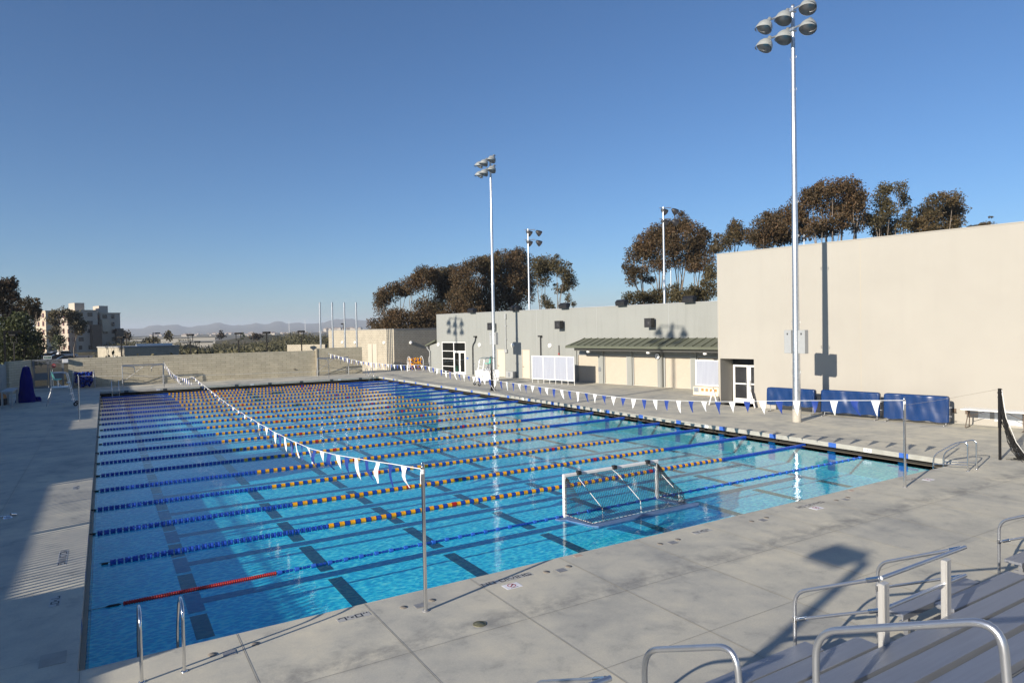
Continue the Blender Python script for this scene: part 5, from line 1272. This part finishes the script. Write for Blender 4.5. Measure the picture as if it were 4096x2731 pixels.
T('thin two topped eucalyptus over the middle of the beige roof',88,3560,[(3536,756,22,24),(3600,756,20,28),(3520,806,26,28),(3618,808,20,20),(3560,838,28,26),(3500,884,36,26),(3566,905,38,32),(3638,842,9,12),(3466,878,26,20),(3530,930,44,20),(3612,895,22,28)],'olive_leaf',leaf=.19,dens=5.0)
T('broad brown eucalyptus over the right part of the beige roof',90,3760,[(3742,806,34,26),(3812,798,34,26),(3840,838,20,26),(3702,848,38,26),(3782,856,48,34),(3652,892,36,22),(3722,902,48,30),(3822,884,28,26),(3690,930,50,16),(3790,915,40,18)],'euc_leaf',leaf=.19)
T('small treetop just above the right end of the beige roof',100,3935,[(3944,899,30,9),(3900,908,22,6)],'euc_leaf',leaf=.19)
T('tall dark eucalyptus at the left edge of the picture',86,-10,[(15,1138,32,24),(50,1132,16,18),(38,1168,26,20),(4,1192,36,34),(60,1194,16,16),(18,1246,34,34),(-30,1200,40,60)],'dark_leaf',bark='dark_bark',name='eucalyptus_tree',grp='trees beyond the left wall')
T('brown eucalyptus with pale trunk left of the apartments',92,120,[(78,1226,34,26),(110,1208,20,15),(134,1236,20,24),(152,1214,10,6),(140,1266,16,22),(60,1262,36,24),(150,1240,10,14)],'euc_leaf',grp='trees beyond the left wall')
T('bushy green tree low at the left edge beyond the wall',80,70,[(40,1302,42,28),(90,1292,30,30),(60,1352,50,40),(122,1342,34,36),(20,1404,44,40),(100,1404,50,40),(148,1384,24,30),(60,1440,80,30)],'green_leaf',name='bushy_tree',grp='trees beyond the left wall',bark='dark_bark')
T('forked eucalyptus in front of the apartment building',165,262,[(250,1250,30,16),(216,1282,22,18),(292,1276,24,20),(312,1306,22,24),(230,1318,16,16),(332,1298,12,14),(206,1340,14,18),(300,1258,18,14),(318,1330,12,10)],'olive_leaf',leaf=.36,grp='trees beyond the left wall')
T('small grey green shrub tree below the forked eucalyptus',160,240,[(238,1372,20,26),(232,1350,12,12)],'green_leaf',leaf=.36,name='bushy_tree',grp='trees beyond the left wall')
T('dark round tree right of the apartment building',300,510,[(500,1338,18,14),(515,1350,12,10),(488,1332,8,8)],'dark_leaf',leaf=.9,dens=5.0,name='bushy_tree',grp='far trees beyond the back wall',gz=-3)
T('round tree beside the long white roof far beyond the wall',300,675,[(672,1338,12,10),(668,1352,10,8),(684,1352,8,8)],'olive_leaf',leaf=.9,dens=5.0,name='bushy_tree',grp='far trees beyond the back wall',gz=-3)
T('dark domed tree on the brush slope left of a parking lamp',340,885,[(888,1340,13,9),(880,1348,12,6)],'dark_leaf',leaf=.9,dens=5.0,name='bushy_tree',grp='far trees beyond the back wall',gz=-3)
T('small pointed tree right of the tall twin parking lamp',330,972,[(972,1344,6,12)],'green_leaf',leaf=.9,dens=5.0,name='bushy_tree',grp='far trees beyond the back wall',gz=-3)
T('flat topped dark tree on the brown hillside',330,1030,[(1018,1350,16,8),(1036,1348,14,8),(1028,1342,12,6)],'dark_leaf',leaf=.9,dens=5.0,name='bushy_tree',grp='far trees beyond the back wall',gz=-3)
T('wide low tree beside the white campus building',300,620,[(610,1358,16,10),(590,1362,14,9),(632,1362,10,8)],'olive_leaf',leaf=.9,dens=5.0,name='bushy_tree',grp='far trees beyond the back wall',gz=-3)
# brush on the slope: too many to count
cl = []
for i in range(520):
    az = R(rng.uniform(0.2, 17.5)); r_ = 92+310*rng.uniform(0,1)**1.4
    x = CAM[0]+r_*math.sin(az); y = CAM[1]+r_*math.cos(az); s_ = rng.uniform(.7,1.9)*(1+r_/350)
    if r_ < 110 and az > R(8): continue
    cl.append(((x,y,ground_h(x,y)+s_*.45), (s_*1.3,s_*1.3,s_*.75)))
Q = ellipsoid_leaves(cl, .55, 2.2)
o = quads_obj('brush', Q, 'brush_leaf'); tag(o, 'dense olive scrub covering the slope beyond the back wall', 'scrub', kind='stuff')

# dark shoebox lamp posts beyond the wall
def lot_lamp(px, ytop, depth, kind, lab):
    p = at(px, ytop, depth); t = thing('lot_lamp', lab, 'lamp post', (p[0],p[1],-1.0), R(-31) if kind != 'gallows' else R(0), 'dark lamp posts beyond the back wall')
    h = p[2]+1.0
    m = MB()
    if kind == 'box':
        m.box(-.06,.06,-.06,.06,0,h-.05); part('pole', m, 'lamp_black', t); m = MB(); m.bbox(-.42,.42,-.3,.3,h-.28,h,.03); part('lamp_head', m, 'lamp_black', t)
    if kind == 'fork':
        m.box(-.06,.06,-.06,.06,0,h-.95); part('pole', m, 'lamp_black', t)
        m = MB(); m.box(-.33,.33,-.04,.04,h-.98,h-.92); m.box(-.33,-.27,-.04,.04,h-.92,h-.2); m.box(.27,.33,-.04,.04,h-.92,h-.2); part('bracket', m, 'lamp_black', t)
        m = MB(); m.bbox(-.40,.40,-.3,.3,h-.22,h,.03); part('lamp_head', m, 'lamp_black', t)
    if kind == 'gallows':
        m.box(-.09,.09,-.09,.09,0,h); part('pole', m, 'lamp_black', t)
        m = MB(); m.box(.09,.35,-.04,.04,h-.2,h-.1); part('arm', m, 'lamp_black', t); m = MB(); m.bbox(.35,1.45,-.25,.25,h-.32,h-.02,.03); part('lamp_head', m, 'lamp_black', t)
lot_lamp(17,1322,70,'gallows','large dark lamp post with a side arm at the left edge')
lot_lamp(55,1336,76,'fork','dark lamp post with a forked bracket at the left edge')
lot_lamp(160,1330,120,'fork','dark forked lamp post before the bushy green tree')
lot_lamp(484,1344,82,'box','dark box lamp post before the low cream block building')
lot_lamp(505,1331,140,'fork','slim forked lamp post right of the apartments')
lot_lamp(612,1330,150,'gallows','slim far lamp post with a side arm near the white roofs')
lot_lamp(761,1336,88,'fork','dark forked lamp post at the right end of the low block building')
lot_lamp(789,1364,110,'fork','short dark forked lamp post in the scrub')
lot_lamp(953,1330,86,'fork','dark forked lamp post between the scrub and the pointed tree')
lot_lamp(1066,1326,84,'box','dark box lamp post before the brown hill')
lot_lamp(1205,1322,84,'fork','dark forked lamp post left of the four flag posts')
lot_lamp(1373,1293,140,'box','far lamp post seen between the flag posts')

# floodlights over fields behind the grey building
def field_pole(px, ytop, ybase, depth, lab, sc=1.0):
    p = at(px, ytop, depth); t = thing('field_light_pole', lab, 'light pole', (p[0],p[1],-.5), R(-31), 'floodlight poles behind the buildings'); h = p[2]+.5
    m = MB(); m.tube([(0,0,0),(0,0,h*.5),(0,0,h)],[.16*sc,.13*sc,.09*sc],10); part('pole', m, 'galv', t)
    for k, dz in enumerate((.1,1.35*sc)):
        m = MB(); m.cyl((-.45*sc,0,h-dz),(.9*sc,0,h-dz),.05*sc,6); part('crossarm', m, 'galv', t)
        for x in (-.2,1.0):
            m = MB(); A = Vector((.75,.35,-.5)); m.lathe([(.0,0),(.14*sc,.02),(.30*sc,.35*sc),(.40*sc,.7*sc)],(x*sc,0,h-dz-.15*sc),A,12); m.lathe([(.39*sc,.69*sc),(0,.35*sc)],(x*sc,0,h-dz-.15*sc),A,12); part('lamp_head', m, 'lamp_dark', t)
field_pole(2112, 916, 1240, 84, 'light pole with dark lamps behind the roof by the left tree row')
field_pole(2653, 828, 1215, 76, 'light pole with dark lamps before the big domed tree')
field_pole(2682, 985, 1215, 110, 'slender farther light pole before the big domed tree', .75)
field_pole(3216, 925, 1000, 110, 'small light pole top behind the beige roof', .75)

# low block building with a roof beyond the wall
p = at(497, 1400, 96)
t = thing('low_block_building', 'low flat roofed cream block building beyond the far wall', 'building', (p[0],p[1],0), R(19))
m = MB(); m.box(0,7.7,0,10.2,-1.5,2.62,0); part('wall', m, 'block_cream', t)
m = MB(); m.box(-.1,7.8,-.1,10.3,2.621,2.80); part('roof', m, 'roofing', t)
m = MB(); m.box(2.4,7.6,2.0,2.2,2.81,3.12); part('roof_upstand', m, 'white_paint', t)
for y in (1.2,2.9):
    m = MB(); m.bbox(-.32,-.005,y-.18,y+.18,1.0,1.4,.04); part('wall_lamp', m, 'white_plastic', t)
p = at(1190, 1392, 90)
m = MB(); m.box(-1.5,4.6,-.25,.25,-2.5,2.75); solo('parapet_wall', m, 'block_cream', 'white sunlit parapet wall just beyond the far block wall', 'wall', (p[0],p[1],0), R(-52), world=False)
# apartments
def px_of(P):
    d = np.array(P)-CAM; return IW/2+FPX*(d@_r)/(d@_f)
def apartment(px0, px1, depth, ytop, back, lab, seed, rz=R(19), wall='apart_grey', pent=True):
    a = at(px0, ytop, depth); H_ = a[2]+1.0; Ln = 3.0
    while px_of((a[0]+Ln*math.cos(rz), a[1]+Ln*math.sin(rz), 4)) < px1 and Ln < 60: Ln += .1
    t = thing('apartment_building', lab, 'building', (a[0],a[1],-1.0), rz, 'five storey apartment buildings beyond the car park')
    m = MB(); m.box(0,Ln,0,back,0,H_); part('wall', m, wall, t)
    if pent: m = MB(); m.box(Ln*.1,Ln*.55,3,9,H_+.36,H_+2.9); part('stair_tower', m, wall, t)
    m = MB(); m.box(-.15,Ln+.15,-.15,back+.15,H_+.001,H_+.35); part('roof_edge', m, 'apart_cream', t)
    r2 = random.Random(seed); fl_ = H_/5; n_ = max(1, int(Ln/2.6))
    for i in range(5):
        for k in range(n_):
            x = .7+k*(Ln-.8)/n_; w_ = r2.choice((1.0,1.5,1.5))
            if r2.random() < .10: continue
            m = MB(); m.box(x,x+w_,-.08,-.005,i*fl_+.9,i*fl_+2.3); wf = part('window', m, 'frame_bronze', t)
            m = MB(); m.box(x+.08,x+w_-.08,-.10,-.081,i*fl_+.98,i*fl_+2.22); part('pane', m, 'window_dark', wf)
        for k in range(int(back/5)):
            y = 1.6+k*5; m = MB(); m.box(-.12,-.005,y,y+1.7,i*fl_+.8,i*fl_+2.3); wf = part('window', m, 'apart_red', t)
            m = MB(); m.box(-.14,-.121,y+.2,y+1.3,i*fl_+.9,i*fl_+2.2); part('pane', m, 'window_dark', wf)
    return t, Ln, H_
tA, lA, hA = apartment(302, 392, 232, 1243, 24, 'main wing of the five storey apartment building with a sunlit left face', 3)
m = MB(); m.box(lA*.62,lA+.5,-2.4,-.11,1.2,hA*.66); part('balcony_stack', m, 'frame_bronze', tA)
tB, lB, hB = apartment(401, 482, 240, 1254, 12, 'right hand wing of the apartment building with a sunlit bay', 4)
m = MB(); m.box(.1,2.6,-1.4,-.11,hB*.52,hB*.84); part('bay_window', m, 'apart_cream', tB)
m = MB(); m.box(lB*.7,lB+.4,-2.0,-.11,.8,hB*.60); part('balcony_stack', m, 'frame_bronze', tB)
tC, lC, hC = apartment(182, 228, 222, 1246, 12, 'left block of the apartment building with dark red windows', 5, wall='apart_cream', pent=False)
# cars in the lot
def car(px, py, depth, rz, mat, lab, tall=False):
    p = at(px, py, depth); t = thing('parked_car', lab, 'car', (p[0],p[1],-.92), rz, 'cars parked beyond the gate')
    h = 1.75 if tall else 1.42
    m = MB(); m.prism([(-2.2,.35),(2.15,.35),(2.25,.62),(2.1,.88),(1.05,1.0),(.35,h),(-1.55 if tall else -1.0,h),(-2.15 if tall else -1.8,1.0),(-2.25,.7)],'y',-.85,.85); part('body', m, mat, t)
    m = MB(); m.prism([(.95,1.0),(.32,h-.08),(-1.5 if tall else -.95,h-.08),(-2.0 if tall else -1.6,1.0)],'y',-.862,.862); part('window', m, 'window_dark', t)
    for x in (-1.35,1.35):
        for y in (-.78,.78): m = MB(); m.lathe([(0,-.1),(.2,-.1),(.33,-.09),(.33,.09),(0,.1)],(x,y,.33),(0,1,0),12); part('wheel', m, 'tyre', t)
car(268,1420,172,R(20),'car_white','white estate car parked beyond the metal gate',True)
car(228,1420,180,R(20),'car_silver','silver car parked left of the white estate car')
car(240,1432,150,R(15),'car_black','black car parked in front of the white estate car')
car(275,1438,138,R(12),'car_black','dark car parked nearest the metal gate')
car(205,1424,165,R(18),'car_black','dark car parked under the trees at the left')
# campus roofs, far houses
for px, py, dep, ln, h, lab in ((640,1349,420,34,5,'long white roofed campus building beyond the scrub'),(720,1346,480,46,4,'longest low campus building with a pale roof edge'),(790,1362,330,14,4,'small white campus building at the edge of the scrub'),(540,1362,350,16,4,'pale campus building just right of the apartments')):
    p = at(px,py,dep); t = thing('campus_building', lab, 'building', (p[0],p[1],-6), R(-8), 'low campus buildings beyond the scrub')
    m = MB(); m.box(-ln/2,ln/2,-5,5,0,p[2]+6-.6); part('wall', m, 'far_white', t); m = MB(); m.box(-ln/2-.6,ln/2+.6,-5.6,5.6,p[2]+6-.599,p[2]+6); part('roof', m, 'roofing', t)
hm = MB(); hm.box(-8,8,-5,5,-9,6); hm.prism([(-5.6,6),(5.6,6),(0,9.2)],'x',-8.6,8.6,1)
h0 = None; r2 = random.Random(9)
spots = []
for i in range(120):
    px = r2.uniform(600,1290); d_ = r2.uniform(2150,3300); spots.append((px,d_))
for i in range(34): spots.append((r2.uniform(1300,1445), r2.uniform(2300,2700)))
for i, (px, d_) in enumerate(spots):
    p = at(px, yh(px), d_); zz = ground_h(p[0], p[1])
    if i >= 120: zz = max(zz, 14)
    o = finish('hillside_house', hm, ['far_house','far_roof']) if h0 is None else h0.copy()
    if h0 is None: h0 = o
    else: COL.objects.link(o)
    o.location = (p[0],p[1],zz-1); o.rotation_euler = (0,0,r2.uniform(0,3.1)); o.scale = (r2.uniform(.5,1.0),)*3
    tag(o, 'tiny pale house on the far mesa under the hills', 'house', 'tiny houses on the far mesa')
for px, py, dep, lab in ((1156,1283,2500,'thin white mast on the mesa at the left'),(1220,1276,2500,'thin white mast on the mesa at the right')):
    p = at(px,py,dep); zz = ground_h(p[0],p[1]); m = MB(); m.cyl((0,0,0),(0,0,p[2]-zz),1.1,6,0,.6); solo('radio_mast', m, 'white_paint', lab, 'mast', (p[0],p[1],zz), 0, 'thin masts on the mesa', world=False)

# ================================================================== LEFT SIDE: what throws the long shadows on the deck
t = thing('left_shadow_building', 'unseen stucco building on the left, stepped to shape the shadows on the deck', 'building', (-13,20,0))
m = MB()
for y0, y1, h in ((-9.5,-.2,4.45),(-.2,10.3,4.02),(10.3,15.4,5.85),(15.4,22.9,5.15),(22.9,27.9,4.0),(27.9,33.4,4.28),(33.4,37.2,4.02),(37.2,46,5.35),(46,56,5.1)):  # out of view; roof steps shaped to set where the shade ends
    m.box(-23,-13,y0,y1-.002,-.2,h)
part('wall', m, 'left_stucco', t, world=True)
for k in range(13):
    m = MB(); y = 1+k*4.1; m.box(-12.998,-12.95,y,y+1.6,.9,2.3); part('window', m, 'window_dark', t, world=True)
def ball_tree(lab, x, y, H_, clumps, mat='green_leaf', leaf=.24, dens=3.0):
    t = thing('shade_tree', lab, 'tree', (x,y,0), 0, 'shade trees by the left fence')
    cl = [((x+a,y+b,c),(r_,r_,r_*.8)) for a,b,c,r_ in clumps]
    quads_obj('crown', ellipsoid_leaves(cl, leaf, dens), mat, t, (x,y,0))
    m = MB(); m.tube([(x,y,-.1),(x+.1,y,H_*.4),(x,y,H_*.7)],[.2,.16,.1],8)
    for a,b,c,r_ in clumps: m.tube([(x,y,H_*.4),(x+a*.5,y+b*.5,(H_*.4+c)/2),(x+a,y+b,c)],[.1,.06,.02],5)
    part('trunk', m, 'bark', t, world=True)
ball_tree('leafy shade tree by the left fence, nearest the camera', -9.5, -6.2, 5, [(0,0,2.9,1.2),(-.4,1.6,2.8,1.1),(.3,-1.6,3.0,1.1),(0,2.4,2.3,1.0),(.2,.8,2.2,1.0)])
ball_tree('leafy shade tree by the left fence, beside the stucco building', -9.0, -.9, 4, [(0,0,2.4,1.0),(.2,1.0,2.2,.8),(0,-1.2,2.4,.9),(0,.6,2.7,.6)])
t = thing('deck_lamp', 'dark box lamp on a tall post behind the left fence', 'lamp post', (-8.0,-8.9,0))
m = MB(); m.box(-.07,.07,-.07,.07,0,6.75); part('pole', m, 'black_metal', t); m = MB(); m.bbox(-.45,.40,.16,.85,6.62,6.80,.03); part('lamp_head', m, 'black_metal', t); m = MB(); m.box(-.04,.04,.07,.16,6.66,6.74); part('arm', m, 'black_metal', t)

# ------------------------------------------------------------------ the air of the valley
m, n, o = new_mat('valley_air')
pv = N(n, 'ShaderNodeVolumePrincipled'); pv.inputs['Color'].default_value = (0.80, 0.88, 1.0, 1); pv.inputs['Density'].default_value = 0.00013; pv.inputs['Anisotropy'].default_value = 0.0
L(n, pv.outputs[0], o.inputs['Volume'])
mb = MB(); mb.box(-14000, 14000, -14000, 14000, -900, 190)
solo('haze', mb, 'valley_air', 'thin blue haze between the pool and the far hills', 'haze', kind='stuff')
